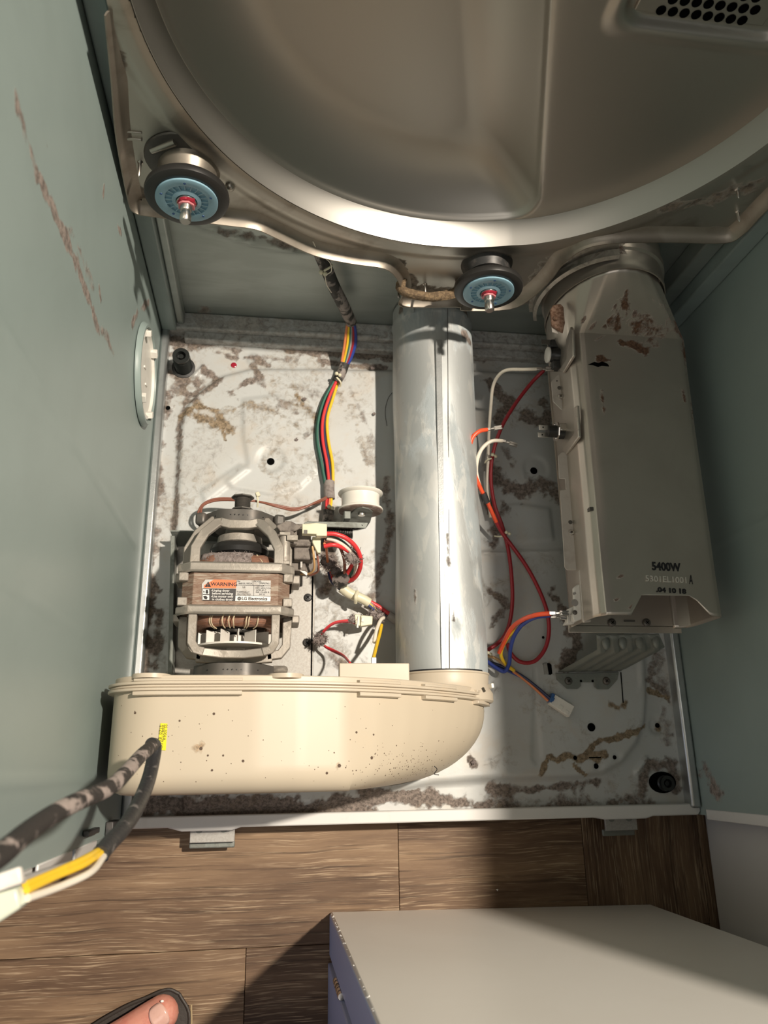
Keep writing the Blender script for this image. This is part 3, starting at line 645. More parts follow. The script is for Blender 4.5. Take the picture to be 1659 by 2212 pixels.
# vent hollow on the right
vx0, vz0 = Bp((1352, 0), y=YD)[0][0], Bp((1500, 72), y=YD)[0][1]
vdx = QX - vx0; vdz = QZ - vz0; vd = smin(vdx, smin(vdz, vz0 + .10 - QZ, .01), .022); vd = smin(vd, .235 - RR, .02)
YY = YY + .006 * sst(0, .006, vd) - .0025 * (1 - sst(0, .010, np.abs(vd + .004)))
# rim bead
rb = (RR - RI) / (DR - RI); rbc = np.clip(rb, 0, 1)
bead = np.where(rb > 0, -(YD - YR) * np.minimum(1, rbc / .88) ** .92 + .003 * np.clip((rbc - .88) / .12, 0, 1) ** 2, 0)
YY = YY + bead
mb = MB(); P3 = np.stack([QX, YY, QZ], -1).reshape(-1, 3); mb.v = [tuple(p) for p in P3]; mb.f = []
k_in = nr - 24
for i in range(k_in - 1):
    for j in range(nt): j2 = (j+1) % nt; mb.f.append((i*nt+j, i*nt+j2, (i+1)*nt+j2, (i+1)*nt+j))
mb.f.append(tuple(range(nt)))
mb.build('dished_drum_back', M['stainless'], bh, smooth=60)
mb = MB(); mb.v = [tuple(p) for p in P3]; mb.f = [(i*nt+j, i*nt+(j+1) % nt, (i+1)*nt+(j+1) % nt, (i+1)*nt+j) for i in range(k_in-1, nr-1) for j in range(nt)]
n0 = len(mb.v); rim = mb.build('polished_rim', M['rim'], bh, smooth=60)
mbs = MB(); mbs.ring_loft([[Vector((DC[0]+r*math.cos(2*PI*j/nt), y, DC[1]+r*math.sin(2*PI*j/nt))) for j in range(nt)] for r, y in ((DR, YR+.003), (DR+.0008, YR+.006), (DR+.001, YR+.009), (DR+.0035, YR+.0105), (DR+.0035, YR+.013), (DR+.001, YR+.015))], False, False)
mbs.build('rim_seam', M['bulk'], bh, smooth=60)
# perforated vent
vg = MB().box((vx0+.012, YD+.0035, vz0+.010), (.20, YD+.0062, vz0+.085)).build('vent_grille', M['stainless'], bh, bevel=.001)
h0 = V(1428, 22, y=YD+.0035); h1 = V(1627, 7, y=YD+.0035); dx = (h1.x-h0.x)/7
for r in range(5):
    for k in range(9):
        hx = h0.x + dx*k + (dx*.5 if r % 2 else 0) - dx*.0; hz = h0.z + .0098*r
        if hx > .19 - .1*max(0, r-3)*.2: continue
        MB().lathe([(.0040, 0), (.0040, .0005), (.0034, .0007), (.003, .0002), (1e-4, .0002)], (hx, YD+.0035, hz), (0, -1, 0), 14).build('vent_hole', M['hole'], vg)
# small screws and tabs of the bulkhead
for u, v, l in ((303,348,.016),(1592,407,.010),(1593,455,.012),(860,622,.012),(918,612,.014)):
    c = V(u, v, y=YBH-.002); MB().lathe([(.0030, 0), (.0028, .002), (.0016, .003), (.0016, l), (.0004, l+.002)], c, (0, -1, 0), 10).build('protruding_screw', M['chrome'], bh)
c = V(352, 314, y=YBH-.004); MB().tube([c + Vector((-.011, 0, -.007)), c + Vector((.012, -.002, .008))], .0036, 10).build('pressed_rib', M['bulk'], bh)
c = V(290, 300, y=YBH-.004); MB().cbox(c, (.014, .003, .003)).cbox(c + Vector((0, 0, .008)), (.016, .002, .002)).build('pressed_tab', M['bulk'], bh, bevel=.0008)
c = V(497, 403, y=YBH-.005); MB().sphere(c, .005, 10).build('round_boss', M['bulk'], bh)
# lobe seal of brown felt above the exhaust pipe
c0 = V(870, 628, y=.590); c1 = V(985, 632, y=.590)
ft = MB().tube(spline([c0 + Vector((-.002, .01, .008)), c0, c0*.5 + c1*.5 + Vector((0, -.006, -.002)), c1, c1 + Vector((.004, .01, .006))], 6), .0056, 12).build('felt_seal', mat('brown_felt', (0.13, 0.09, 0.055), 1.0, 0, mix=((0.27, 0.19, 0.11), 260, .42, .62, .8), bump=(500, 1.0)), bh, jitter=.0008)
# roller brackets; behind the first, a dark disc stands for its drop shadow
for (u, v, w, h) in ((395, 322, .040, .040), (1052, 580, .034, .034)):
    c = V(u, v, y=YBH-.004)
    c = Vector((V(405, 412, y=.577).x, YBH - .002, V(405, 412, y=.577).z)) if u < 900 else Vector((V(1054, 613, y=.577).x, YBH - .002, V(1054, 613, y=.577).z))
    if u < 900: MB().lathe([(.034, 0), (.033, .0015), (1e-4, .0015)], c + Vector((-.006, -.0025, .012)), (0, -1, 0), 32).build('roller_shadow_disc', M['darksteel'], bh)
    MB().lathe([(.030, 0), (.029, .004), (.026, .010), (.024, .0165), (.010, .018), (1e-4, .018)], c, (0, -1, 0), 32).build('roller_mount', M['lip'] if u < 900 else M['black'], bh)

# ================================================================== ROLLERS
def roller():
    c = Vector(V(405, 412, y=.577)); 
    t = thing('drum_roller', c, 'x', 'roller', 'drum rollers with blue hubs')
    MB().lathe([(.026, -.001), (.0370, -.001), (.0386, -.0025), (.0393, -.0055), (.0385, -.0088), (.0355, -.0105), (.0290, -.0100), (.0285, -.009), (.026, -.002)], c, 'y', 56).build('rubber_tyre', M['rubber'], t)
    hub = MB().lathe([(.0288, -.010), (.0288, -.0120), (.0275, -.0125), (.0200, -.0118), (.0195, -.0085), (.0140, -.0085), (.0136, -.0122), (.0100, -.0130), (.0098, -.008), (1e-4, -.008), ], c, 'y', 56).build('blue_hub', M['hub'], t)
    MB().lathe([(.0192, -.0090), (.0192, -.0094), (.0143, -.0094), (.0143, -.0090)], c, 'y', 48, False, False).build('hub_groove', mat('dark_teal_groove', (.10, .20, .26), .5), hub)
    for k in range(20):
        a = 2*PI*k/20; MB().cbox(c + Vector((.0168*math.cos(a), -.0102, .0168*math.sin(a))), (.0062, .0028, .0010), (0, -a, 0)).build('hub_rib', M['hub'], hub, smooth=0)
    for k in (0, 1, 2, 3, 4):
        a = 2*PI*k/5 + .3; MB().lathe([(.0014, 0), (.0012, .0004), (1e-4, .0004)], c + Vector((.0238*math.cos(a), -.0121, .0238*math.sin(a))), (0,-1,0), 8).build('mould_dot', M['bluecap'], hub)
    MB().lathe([(.0092, -.0125), (.0092, -.0142), (.004, -.0142)], c, 'y', 24).build('washer', M['chrome'], t)
    MB().lathe([(.0088, -.0138), (.0084, -.0152), (.0068, -.0160), (.004, -.016)], c, 'y', 20).build('red_grease', M['grease'], t, jitter=.0009)
    MB().prism([c + Vector((x, -.0185, z)) for x, z in ((-.0075,-.004),(-.0068,.004),(-.003,.0068),(.003,.0068),(.0075,.003),(.0075,-.0045),(.0045,-.0045),(.0045,.002),(-.0045,.002),(-.0045,-.004))], (0, .002, 0)).build('retaining_clip', M['clipred'], t, bevel=.0006)
    MB().lathe([(.0056, .02), (.0056, -.022), (.0050, -.0235), (.0042, -.0235), (.0042, -.0265), (.0053, -.027), (.0053, -.034), (.0044, -.0352), (1e-4, -.0352)], c, 'y', 20).build('shaft', M['chrome'], t)
    MB().lathe([(.012, .003), (.012, .012)], c, 'y', 24).build('spacer', M['darksteel'], t)
    return t, c
r1, c1 = roller(); r1['label'] = 'black rubber drum roller with blue hub at the upper left, red grease on its shaft'
c2 = Vector(V(1054, 613, y=.577))
r2 = copy_tree(r1, None, c2 - c1); r2['label'] = 'black rubber drum roller with blue hub right above the steel exhaust pipe'

# ================================================================== EXHAUST PIPE
ep = thing('exhaust_pipe', (.02, .39, ZP+.009), 'round galvanised steel exhaust pipe running from cream blower housing to back', 'pipe')
PR = .0520
pa, pb = Vector((.0165, .150, .093)), Vector((.0215, .634, .091))
n1, n2 = 72, 130; mb = MB(); ax = (pb-pa)
th = np.linspace(0, 2*PI, n1, endpoint=False); tt = np.linspace(0, 1, n2); T, A = np.meshgrid(tt, th, indexing='ij')
dent = .0012*np.sin(T*9+1)*np.sin(A*2+.5) + .0006*np.sin(T*23)*np.sin(A*3)
rr = PR + dent + .0018*(1 - sst(0, .012, np.abs(T-.955))) 
PX = pa.x + ax.x*T + rr*np.cos(A); PY = pa.y + ax.y*T; PZ = pa.z + ax.z*T + rr*np.sin(A)
mb.v = [tuple(p) for p in np.stack([PX, PY, PZ], -1).reshape(-1, 3)]
mb.f = [(i*n1+j, i*n1+(j+1) % n1, (i+1)*n1+(j+1) % n1, (i+1)*n1+j) for i in range(n2-1) for j in range(n1)]
pp = mb.build('pipe_wall', M['pipe'], ep, smooth=60)
C3 = np.stack([PX, PY, PZ], -1).reshape(-1, 3)
def pw(*uv): # point on the top of the pipe
    out = []
    for u, v in uv:
        z = .14
        for _ in range(4):
            p = V(u, v, z=z); q = PR**2 - (p.x - .019)**2; z = .092 + (math.sqrt(q) if q > 0 else 0)
        out.append(tuple(V(u, v, z=z)))
    return out
set_attr(pp, 'lint', stain_field(C3, [(pw((870,660),(930,650),(1000,665)), .012, .72), (pw((1000,720),(1012,740)), .008, .7), (pw((890,1120),(888,1160),(900,1250),(895,1340)), .002, .62), (pw((965,1150),(972,1230),(978,1340)), .003, .62), (pw((870,780),(872,900)), .003, .5), (pw((930,775),(931,778)), .003, .9)]))
MB().prism([pw(q)[0] and Vector(pw(q)[0]) + Vector((0, 0, .0008)) for q in ((940,735),(953,735),(963,1453),(953,1453))], (0, 0, .0012)).build('lock_seam', M['galv'], ep, bevel=.0004)
MB().prism([Vector(pw(q)[0]) + Vector((0, 0, .0005)) for q in ((966,640),(967,640),(972,1453),(970.5,1453))], (0, 0, .0006)).build('seam_line', M['darksteel'], ep, smooth=0)
MB().prism([Vector(pw(q)[0]) + Vector((0, 0, .0004)) for q in ((870,664),(893,662),(894,676),(872,684))], (0, 0, .001)).build('strap_tab', M['pipe'], ep, smooth=0)

# ================================================================== HEATER DUCT
hd = thing('heater_duct', (.23, .37, .14), 'tall boxy aluminised heater duct, rust-stained, stamped 5400W, beside the right wall', 'heater duct')
# cross-sections (x, z) from the left bottom flange over the top to the right bottom, at stations along y
def sec(xl, xr, zt, zb, zs=0.0):
    return [(xl, zb), (xl, zb+.015), (xl, zb+.030), (xl+.001, zt-.030), (xl+.0015, zt-.016), (xl+.005, zt-.006), (xl+.0095, zt-.0012), (xl+.015, zt), (xl+.05, zt), (.5*(xl+xr), zt), (xr-.03, zt), (xr-.008, zt-.0008), (xr-.002, zt-.004), (xr, zt-.012), (xr, zt-.03), (xr, zb+.02), (xr-.004, zb+.004), (xr-.018, zb)]
stations = [(.204, sec(.158, .300, .220, .142)), (.25, sec(.158, .300, .220, .142)), (.32, sec(.159, .301, .220, .142)), (.42, sec(.160, .302, .220, .142)), (.50, sec(.160, .303, .221, .142)), (.538, sec(.160, .303, .223, .142))]
# the rear swells up into the round collar
cx, cz, cr = .2045, .205, .0865
def arcsec(y, r, cz_=cz):
    out = []
    for k in range(18):
        ad = 215 - (215-112)*k/7 if k <= 7 else 112 - (112-72)*(k-7)/4 if k <= 11 else 72 - (72+35)*(k-11)/6
        a = math.radians(ad); out.append((cx + (.060 if math.cos(a) < 0 else .070)*r/.0865*math.cos(a), cz_ + r*math.sin(a)))
    return (y, out)
stations.append((.548, [(a*.75 + b*.25, c*.75 + d*.25) for (a, c), (b, d) in zip(stations[-1][1], arcsec(0, cr)[1])]))
stations.append((.566, [(a*.35 + b*.65, c*.35 + d*.65) for (a, c), (b, d) in zip(stations[5][1], arcsec(0, cr)[1])]))
stations.append(arcsec(.582, cr)); 
fine = []
for (ya, sa), (yb, sb) in zip(stations[:-1], stations[1:]):
    k = max(2, int((yb-ya)/.004))
    for i in range(k): t = i/k; fine.append([Vector((a[0]*(1-t)+b[0]*t, ya*(1-t)+yb*t, a[1]*(1-t)+b[1]*t)) for a, b in zip(sa, sb)])
fine.append([Vector((a, stations[-1][0], b)) for a, b in stations[-1][1]])
# refine around the section as well
def refine(ring, k=5):
    out = []
    for a, b in zip(ring[:-1], ring[1:]): out += [a.lerp(b, i/k) for i in range(k)]
    return out + [ring[-1]]
fine = [refine(r) for r in fine]
# trapezoidal notch in the front edge: pull vertices back where the sheet is cut away
nt_x = [(.1945, .000), (.2076, .0215), (.2654, .0225), (.2850, .000)]
for k in range(len(fine)):
    for p in fine[k]:
        if p.z > .2195 and .1945 < p.x < .285:
            dpt = .0222 if .2076 <= p.x <= .2654 else .0222*(p.x-.1945)/.0131 if p.x < .2076 else .0222*(.285-p.x)/.0196
            y0 = .2035 + dpt
            if p.y < .235: p.y = y0 + (p.y - .204) * (.235 - y0) / (.235 - .204)
mb = MB(); mb.ring_loft(fine, False, False, closed=False)
ht = mb.build('upper_shell', M['heater'], hd, smooth=38)
so = ht.modifiers.new('thickness', 'SOLIDIFY'); so.thickness = .0009; so.offset = 0
HV = verts_np(ht)
from mathutils.bvhtree import BVHTree
hbv = BVHTree.FromPolygons([tuple(v) for v in HV], [tuple(p.vertices) for p in ht.data.polygons])
def hw(*uv, z=.2205):
    out = []
    for u, v in uv:
        h_ = hbv.ray_cast(CAM, (V(u, v, z=.1) - CAM).normalized())[0]; out.append(tuple(h_ if h_ is not None else V(u, v, z=z)))
    return out
set_attr(ht, 'rust', stain_field(HV, [(hw((1352,632),(1350,655)), .0075, .75), (hw((1345,610),(1355,615)), .003, .7), (hw((1338,738),(1352,745),(1370,740)), .0055, .9), (hw((1378,752),(1392,764)), .0055, .9), (hw((1370,700),(1378,715)), .005, .75),
    (hw((1380,700),(1420,710),(1460,705)), .022, .50), (hw((1330,650),(1360,670)), .006, .55), (hw((1340,700),(1330,720)), .004, .8), (hw((1300,700),(1320,705)), .004, .55), (hw((1470,840),(1480,870)), .004, .6), (hw((1330,680),(1340,700),(1320,690)), .005, .7), (hw((1290,775),(1310,780)), .005, .9), (hw((1480,740),(1490,800)), .010, .55), (hw((1500,860),(1504,900)), .008, .5), (hw((1300,830),(1303,935)), .0022, .62)]))
set_attr(ht, 'lint', stain_field(HV, [(hw((1330,660),(1320,680),(1345,690),(1370,680),(1380,650)), .002, .9), (hw((1260,690),(1280,700),(1290,712)), .0025, .9), (hw((1310,750),(1325,760),(1320,790),(1290,785)), .002, .9), (hw((1280,740),(1320,720)), .002, .6),
    (hw((1325,1290),(1345,1300),(1362,1310),(1370,1322)), .0016, .9), (hw((1290,1258),(1330,1248),(1345,1245)), .0014, .8), (hw((1440,700),(1480,720)), .014, .45), (hw((1400,640),(1440,660)), .012, .4)]))
# torn rust hole on the top
MB().prism([V(u, v, z=.2213) for u, v in ((1270,788),(1284,782),(1292,785),(1300,781),(1312,786),(1316,792),(1300,790),(1292,793),(1282,789))], (0, 0, .0006)).build('rust_hole', M['hole'], hd, smooth=0)
# inner liner and floor of the duct
MB().box((.158, .206, .1405), (.284, .53, .1418)).prism([(.284, .206, .1405), (.300, .206, .156), (.3008, .206, .155), (.2848, .206, .1395)], (0, .32, 0)).build('lower_shell', M['heater'], hd, smooth=0)
lo = [o for o in bpy.data.objects if o.name == 'lower_shell'][0]
MB().box((.155, .1985, .1405), (.292, .207, .1418)).build('lower_lip', M['heater'], lo, bevel=.0004)
MB().box((.162, .32, .142), (.298, .324, .217)).build('baffle', M['darksteel'], hd)
for u, v in ((1322,1345),(1397,1345)):
    c = V(u, v, z=.1435); screw(c, .0046, hd, M['darksteel'])
MB().cbox(V(1360, 1341, z=.143), (.013, .0022, .0006)).build('cut_slot', M['darksteel'], hd)
# collar to the drum
cl_ = MB(); cring = lambda y, r: [Vector((cx + (.0615 if math.cos(a) < 0 else .0715)*r/.0885*math.cos(a), y, cz + .002 + r*math.sin(a))) for a in [2*PI*k/64 for k in range(64)]]
cl_.ring_loft([cring(.578, .0880), (cring(.578, .0895)), cring(.584, .0895), cring(.588, .0875), cring(.602, .0885), cring(.604, .0915), cring(.612, .0920), cring(.614, .089), cring(.632, .090)], False, False)
co = cl_.build('round_collar', M['heater'], hd, smooth=40)
CV = verts_np(co); cw = lambda *uv: [tuple(V(u, v, z=.293)) for u, v in uv]
set_attr(co, 'rust', stain_field(CV, [(cw((1300,540),(1330,535),(1360,530)), .008, .7)])); set_attr(co, 'lint', stain_field(CV, [(cw((1345,510),(1355,530),(1362,548)), .003, 1.0), (cw((1330,552),(1362,550)), .003, .9), (cw((1290,540),(1310,530)), .006, .7)]))
MB().cbox(V(1378, 577, z=.292), (.030, .002, .003), (0, .14, 0)).build('bright_seam_tab', M['chrome'], hd, bevel=.0006)
for k, a in enumerate((196, 206)):
    a = math.radians(a)
MB().ring_loft([[Vector((cx + .80*r*math.cos(a), y, cz + r*math.sin(a))) for a in [math.radians(100 + 110*k/30) for k in range(31)]] for r, y in ((.090, .590), (.095, .592), (.095, .600), (.091, .603), (.100, .606), (.100, .612), (.093, .616))], False, False, closed=False).build('collar_flange', M['bulk'], hd, smooth=40)
set_attr([o for o in bpy.data.objects if o.name == 'collar_flange'][0], 'lint', np.full(31*7, .38))
# left seam flanges and tabs at mid height
ZF = .172
def fl_plate(px, name, z=ZF, th=.0012, m='heater', bev=.0004):
    o = MB().prism([V(u, v, z=z) for u, v in px], (0, 0, th)).build(name, M[m], hd, bevel=bev)
    return o
def ear(px): return MB().prism([V(u, v, x=.1605) for u, v in px], (-.0035, 0, 0)).build('pressed_ear', M['heater'], hd, bevel=.0012, seg=3)
fl_plate([(1205,985),(1212,978),(1236,975),(1247,985),(1251,1225),(1246,1232),(1224,1232),(1219,1226),(1209,1060),(1222,1058),(1220,1035),(1207,1034)], 'seam_flange', m='tabsteel')
fl_plate([(1190,826),(1203,811),(1220,810),(1226,815),(1228,884),(1212,886),(1194,868)], 'side_tab', m='tabsteel')
ear([(1246,880),(1252,876),(1256,945),(1228,982),(1219,970),(1246,936)])
ear([(1228,735),(1238,706),(1242,712),(1244,770),(1222,806),(1212,800),(1230,775)])
for u, v in ((1208,838),(1232,1128)):
    c = V(u, v, z=ZF+.0014); MB().lathe([(.0024, 0), (.0024, .0004), (1e-4, .0003)], c, 'z', 14).build('punched_hole', M['darksteel'], hd)
for u, v in ((1210,857),(1234,1150)):
    screw(V(u, v, z=ZF+.0016), .0034, hd, M['chrome'])
MB().lathe([(.0008, 0), (.0008, .0004)], V(1203, 823, z=ZF+.0014), 'z', 8).build('punched_hole', M['hole'], hd)
# rusty upper tab
rt = MB().prism([V(u, v, z=.228) for u, v in ((1187,672),(1192,662),(1208,660),(1216,668),(1218,700),(1214,722),(1204,716),(1190,706))], (0, 0, .004)).build('rusty_tab', M['rust'], hd, bevel=.0012, jitter=.0006)
MB().sphere(V(1200, 688, z=.233), .0032, 10).build('rusty_screw', M['rust'], hd)
fl_plate([(1190,700),(1206,712),(1205,722),(1192,718)], 'tab_edge', .227, m='tabsteel')
# terminal bracket at the front left, with two slots
tb = MB().prism([V(u, v, z=.178) for u, v in ((1249,1233),(1265,1232),(1267,1236),(1274,1344),(1259,1346),(1256,1342))], (0, 0, .004)).build('terminal_bracket', M['tabsteel'], hd, bevel=.0006)
for q in (((1262,1246),(1264,1245),(1267,1280),(1265,1281)), ((1266,1297),(1268,1297),(1272,1334),(1270,1335))): MB().prism([V(u, v, z=.1823) for u, v in q], (0, 0, .0004)).build('cut_slot', M['hole'], tb, smooth=0)
for o in list(bpy.data.objects):
    if o.parent == hd and o.type == 'MESH' and o.data.materials and o.data.materials[0] == M['heater'] and 'rust' not in o.data.attributes:
        set_attr(o, 'rust', np.zeros(len(o.data.vertices))); set_attr(o, 'lint', np.full(len(o.data.vertices), .26 if 'flange' in o.name or 'ear' in o.name or 'tab' in o.name else .0))
# stamped and printed lettering, lying flat on the top sheet
def tpos(u, v, z=.2211): return V(u, v, z=z)
ang = math.atan2(V(1476,1231,z=.22).y - V(1405,1225,z=.22).y, V(1476,1231,z=.22).x - V(1405,1225,z=.22).x)
text('5400W', tpos(1439, 1225), .0125, M['ink'], hd, 'printed_lettering', (0, 0, -.03), sx=.86, bold=.0004)
text('5301EL1001', tpos(1440, 1252), .0092, M['emboss'], hd, 'stamped_lettering', (0, 0, -.03), sx=1.06, bold=.00012, ext=.0003)
text('A', tpos(1493, 1253), .0150, M['ink'], hd, 'pen_mark', (0, 0, -.1), sx=.4)
text('.04 10 18', tpos(1450, 1276), .0072, M['ink'], hd, 'printed_lettering', (0, 0, -.05), sx=1.25, bold=.0003)
for u, v in ((1292, 742), (1304, 745)): text('PAW 95 300', tpos(u, v), .0045, M['emboss'], hd, 'stamped_lettering', (0, 0, PI/2), sx=1.3)

# ------------------------------------------------------------------ thermostat (round) on the duct's left
ts = thing('thermostat', V(1208, 768, z=.15), 'black round thermostat with white face and blade terminals, on the duct\'s upper left', 'thermostat')
c = V(1205, 768, z=.174)
MB().lathe([(.0100, .004), (.0100, -.006), (.0085, -.008), (.0075, -.012)], c, (1, 0, 0), 26).build('body', M['rubber'], ts)
MB().lathe([(.0098, 0), (.0098, -.0016), (.0090, -.0022), (1e-4, -.0022)], c + Vector((-.012, 0, 0)), (1, 0, 0), 30).build('white_face', M['ceramic'], ts)
MB().cbox(c + Vector((-.003, .013, .001)), (.013, .010, .013)).cbox(c + Vector((-.003, -.014, -.001)), (.011, .010, .012)).build('terminal_block', M['black'], ts, bevel=.001)
MB().cbox(c + Vector((.008, 0, -.001)), (.002, .044, .018)).build('mounting_plate', M['darksteel'], ts, bevel=.0006)
MB().cbox(c + Vector((-.014, .016, .003)), (.014, .0065, .0012)).build('blade_terminal', M['darksteel'], ts, bevel=.0003)
screw(c + Vector((.0065, .012, .008)), .003, ts, M['chrome'], 'x')
MB().tube(spline([c + Vector((.006, -.019, .004)), c + Vector((.009, -.021, .009)), c + Vector((.012, -.023, .004))], 4), .0008, 6).build('wire_end', M['chrome'], ts)

# ------------------------------------------------------------------ thermal fuse
tf = thing('thermal_fuse', V(1200, 930, z=.15), 'small chrome thermal cut-out with two blade terminals, half way down duct\'s left', 'thermal fuse')
c = V(1200, 932, z=.172)
MB().lathe([(.0068, -.010), (.0072, -.004), (.0072, 0)], c, (1, 0, 0), 22).build('black_body', M['rubber'], tf)
MB().lathe([(.0118, 0), (.0122, .0012), (.0095, .003), (.0060, .003)], c, (1, 0, 0), 8).build('mounting_flange', M['chrome'], tf)
MB().lathe([(.0058, .003), (.0058, .012)], c + Vector((.0, -.002, -.003)), (1, 0, 0), 16).build('probe', M['black'], tf)
MB().cbox(c + Vector((.009, .003, .005)), (.013, .009, .006)).build('bright_bracket', M['chrome'], tf, bevel=.001)
for dy, dz in ((.0035, .002), (-.004, -.003)):
    b_ = MB().cbox(c + Vector((-.0145, dy, dz)), (.013, .0062, .0010)).build('blade_terminal', M['chrome'], tf, bevel=.0004)
    MB().lathe([(.0009, 0), (.0009, .0002)], c + Vector((-.016, dy, dz+.0006)), 'z', 8).build('terminal_hole', M['hole'], b_)
for s_ in (1, -1): MB().lathe([(.0018, 0), (.0015, .001), (1e-4, .0012)], c + Vector((-.0002, s_*.0088, 0)), (-1, 0, 0), 10).build('rivet', M['chrome'], tf)
MB().tube(spline([c + Vector((.014, .006, .004)), c + Vector((.020, .008, .008)), c + Vector((.023, .002, .009)), c + Vector((.020, -.004, .004))], 5), .0012, 8).build('clip_loop', M['chrome'], tf)

# ------------------------------------------------------------------ ceramic heater terminal
ct = thing('heater_terminal', V(1245, 1300, z=.15), 'white ceramic terminal block at duct\'s lower left end with two wires pushed on', 'terminal block')
MB().prism([V(u, v, z=.172) for u, v in ((1235,1272),(1244,1265),(1250,1264),(1256,1338),(1236,1346),(1232,1330),(1238,1322))], (0, 0, .006)).build('ceramic_body', M['ceramic'], ct, bevel=.0012)
MB().prism([V(u, v, z=.160) for u, v in ((1222,1318),(1238,1311),(1250,1335),(1232,1351),(1214,1352),(1219,1344))], (0, 0, .010)).build('terminal_foot', M['ceramic'], ct, bevel=.0012)
MB().lathe([(.0040, 0), (.0040, .0003)], V(1241.5, 1302, z=.1782), 'z', 16).build('dimple', M['w_grey'], ct)
MB().cbox(V(1241, 1282, z=.1782), (.0035, .0025, .0005), (0, 0, .3)).build('dimple', M['w_grey'], ct)
MB().sphere(V(1242, 1323, z=.178), .0028, 10, (1, 1, .6)).build('rivet_head', M['darksteel'], ct)
for k in range(3): MB().cbox(V(1226 + k*7, 1338 - k*2, z=.171), (.0012, .008, .004)).build('ceramic_rib', M['ceramic'], ct, bevel=.0004)

# ------------------------------------------------------------------ corrugated support bracket
hb = thing('heater_bracket', V(1265, 1460, z=ZP+.009), 'ribbed steel bracket standing on pan under open end of heater duct', 'bracket')
b0, b1 = V(1206, 1452, z=.047), V(1340, 1450, z=.047); t0, t1 = V(1290, 1404, z=.124), V(1436, 1398, z=.124)
nseg = 72
def corr(f): # rounded ribs
    q = (f * 5.0 + .1) % 1.0; return -.0038 * sst(.12, .34, q) * (1 - sst(.66, .88, q))
rows_ = []
for k in range(9):
    t = k/8; L0 = b0.lerp(t0, t); L1 = b1.lerp(t1, t); fade = min(1, t*5)
    rows_.append([L0.lerp(L1, i/nseg) + Vector((0, float(corr(np.array(i/nseg)))*fade, 0)) for i in range(nseg+1)])
tk0, tk1 = V(1285, 1372, z=.1405), V(1420, 1370, z=.1405)
for t in (.15, .4, .7, 1.0):
    L0 = t0.lerp(tk0 + Vector((.002, 0, 0)), t); L1 = t1.lerp(tk1 + Vector((.002, .0, 0)), t)
    rows_.append([L0.lerp(L1, i/nseg) + Vector((0, float(corr(np.array(i/nseg)))*(1-t*.9), .0035*math.sin(min(1, t*2)*PI/2)*0)) for i in range(nseg+1)])
mb = MB(); mb.ring_loft(rows_, False, False, closed=False); o = mb.build('ribbed_plate', M['bracketsteel'], hb, smooth=50)
so = o.modifiers.new('thickness', 'SOLIDIFY'); so.thickness = .001
MB().prism([V(u, v, z=.0465) for u, v in ((1200,1455),(1336,1452),(1333,1468),(1320,1483),(1314,1489),(1290,1489),(1283,1484),(1283,1474),(1254,1474),(1254,1482),(1247,1488),(1224,1488),(1202,1468))], (0, 0, .0014)).build('foot_plate', M['bracketsteel'], hb, bevel=.0004)
for u, v in ((1228,1471),(1310,1471)): screw(V(u, v, z=.0488), .0048, hb, M['darksteel'])
for u, v in ((1255,1471),(1280,1471)): MB().lathe([(.0016, 0), (.0016, .0003)], V(u, v, z=.048), 'z', 10).build('relief_hole', M['hole'], hb)
for k in range(4):
    c = V(1309 + k*36, 1388 - k*1.0, z=.136)
    MB().sphere(c, .0050, 14, (1, 1.7, .6)).build('rounded_rib_end', M['bracketsteel'], hb)

# ================================================================== BLOWER HOUSING
bl = thing('blower_housing', (-.15, .085, ZP), 'cream plastic blower housing with rounded right end, across the front of the pan', 'blower housing')
def front_profile():
    """outline seen from the front, anticlockwise, dense; (x, z)"""
    P = [(-.3215, .060), (-.3215, .215)]
    P += [(-.3215 + .047*(1-math.cos(a)), .215 + .047*math.sin(a)) for a in [PI/2*k/10 for k in range(1, 11)]]
    P += [(-.23, .2625), (-.19, .2620), (-.15, .258), (-.11, .249), (-.075, .235), (-.045, .218), (-.02, .200), (.0, .183), (.018, .166), (.034, .149), (.048, .131), (.058, .113), (.064, .095), (.064, .075), (.058, .058), (.045, .048), (.02, .0465)]
    P += [(-.10, .0465), (-.25, .0465), (-.30, .049), (-.315, .053)]
    return P
FP = front_profile()
def densify(P, step=.006):
    out = []
    for (a, b), (c, d) in zip(P, P[1:] + P[:1]):
        k = max(1, int(math.hypot(c-a, d-b)/step)); out += [(a + (c-a)*i/k, b + (d-b)*i/k) for i in range(k)]
    return out
FPd = densify(FP)
Y0, Y1 = .0365, .128     # front and rear of the body
def station(y):
    d = y - Y0
    r = .020; ins = r - math.sqrt(max(0, r*r - max(0, r-d)**2)) if d < r else 0      # rolled front edge
    # plan curve of the elbow
    q = max(0.0, min(1.0, (Y1 - .012 - y) / (Y1 - .012 - Y0))); xe = .066 * (1 - (1 - math.sqrt(max(0, 1 - q**2.0))) * 1.9)
    out = []
    for x, z in FPd:
        f = 0 if x < -.10 else (x + .10) / .164
        X = x + (xe - .066) * (f ** 1.0) * (1 if x > -.10 else 0)
        X2 = max(-.3215 + ins, X - ins*.6 * (1 if X > -.1 else 0)); 
        zc = .13; Zz = z - ins * (1 if z > zc else 0) * (1.0)
        out.append(Vector((X2, y, max(.0465, Zz))))
    return out
ys_ = [Y0, Y0+.0006, Y0+.0016, Y0+.003, Y0+.005, Y0+.0075, Y0+.0105, Y0+.014, Y0+.019] + [Y0+.019 + (Y1-Y0-.019)*k/14 for k in range(1, 15)]
mb = MB(); mb.ring_loft([station(y) for y in ys_])
bo = mb.build('scroll_body', M['cream'], bl, smooth=50)
BV = verts_np(bo); 
def bw(*uv, z=.262): return [tuple(V(u, v, z=z)) for u, v in uv]
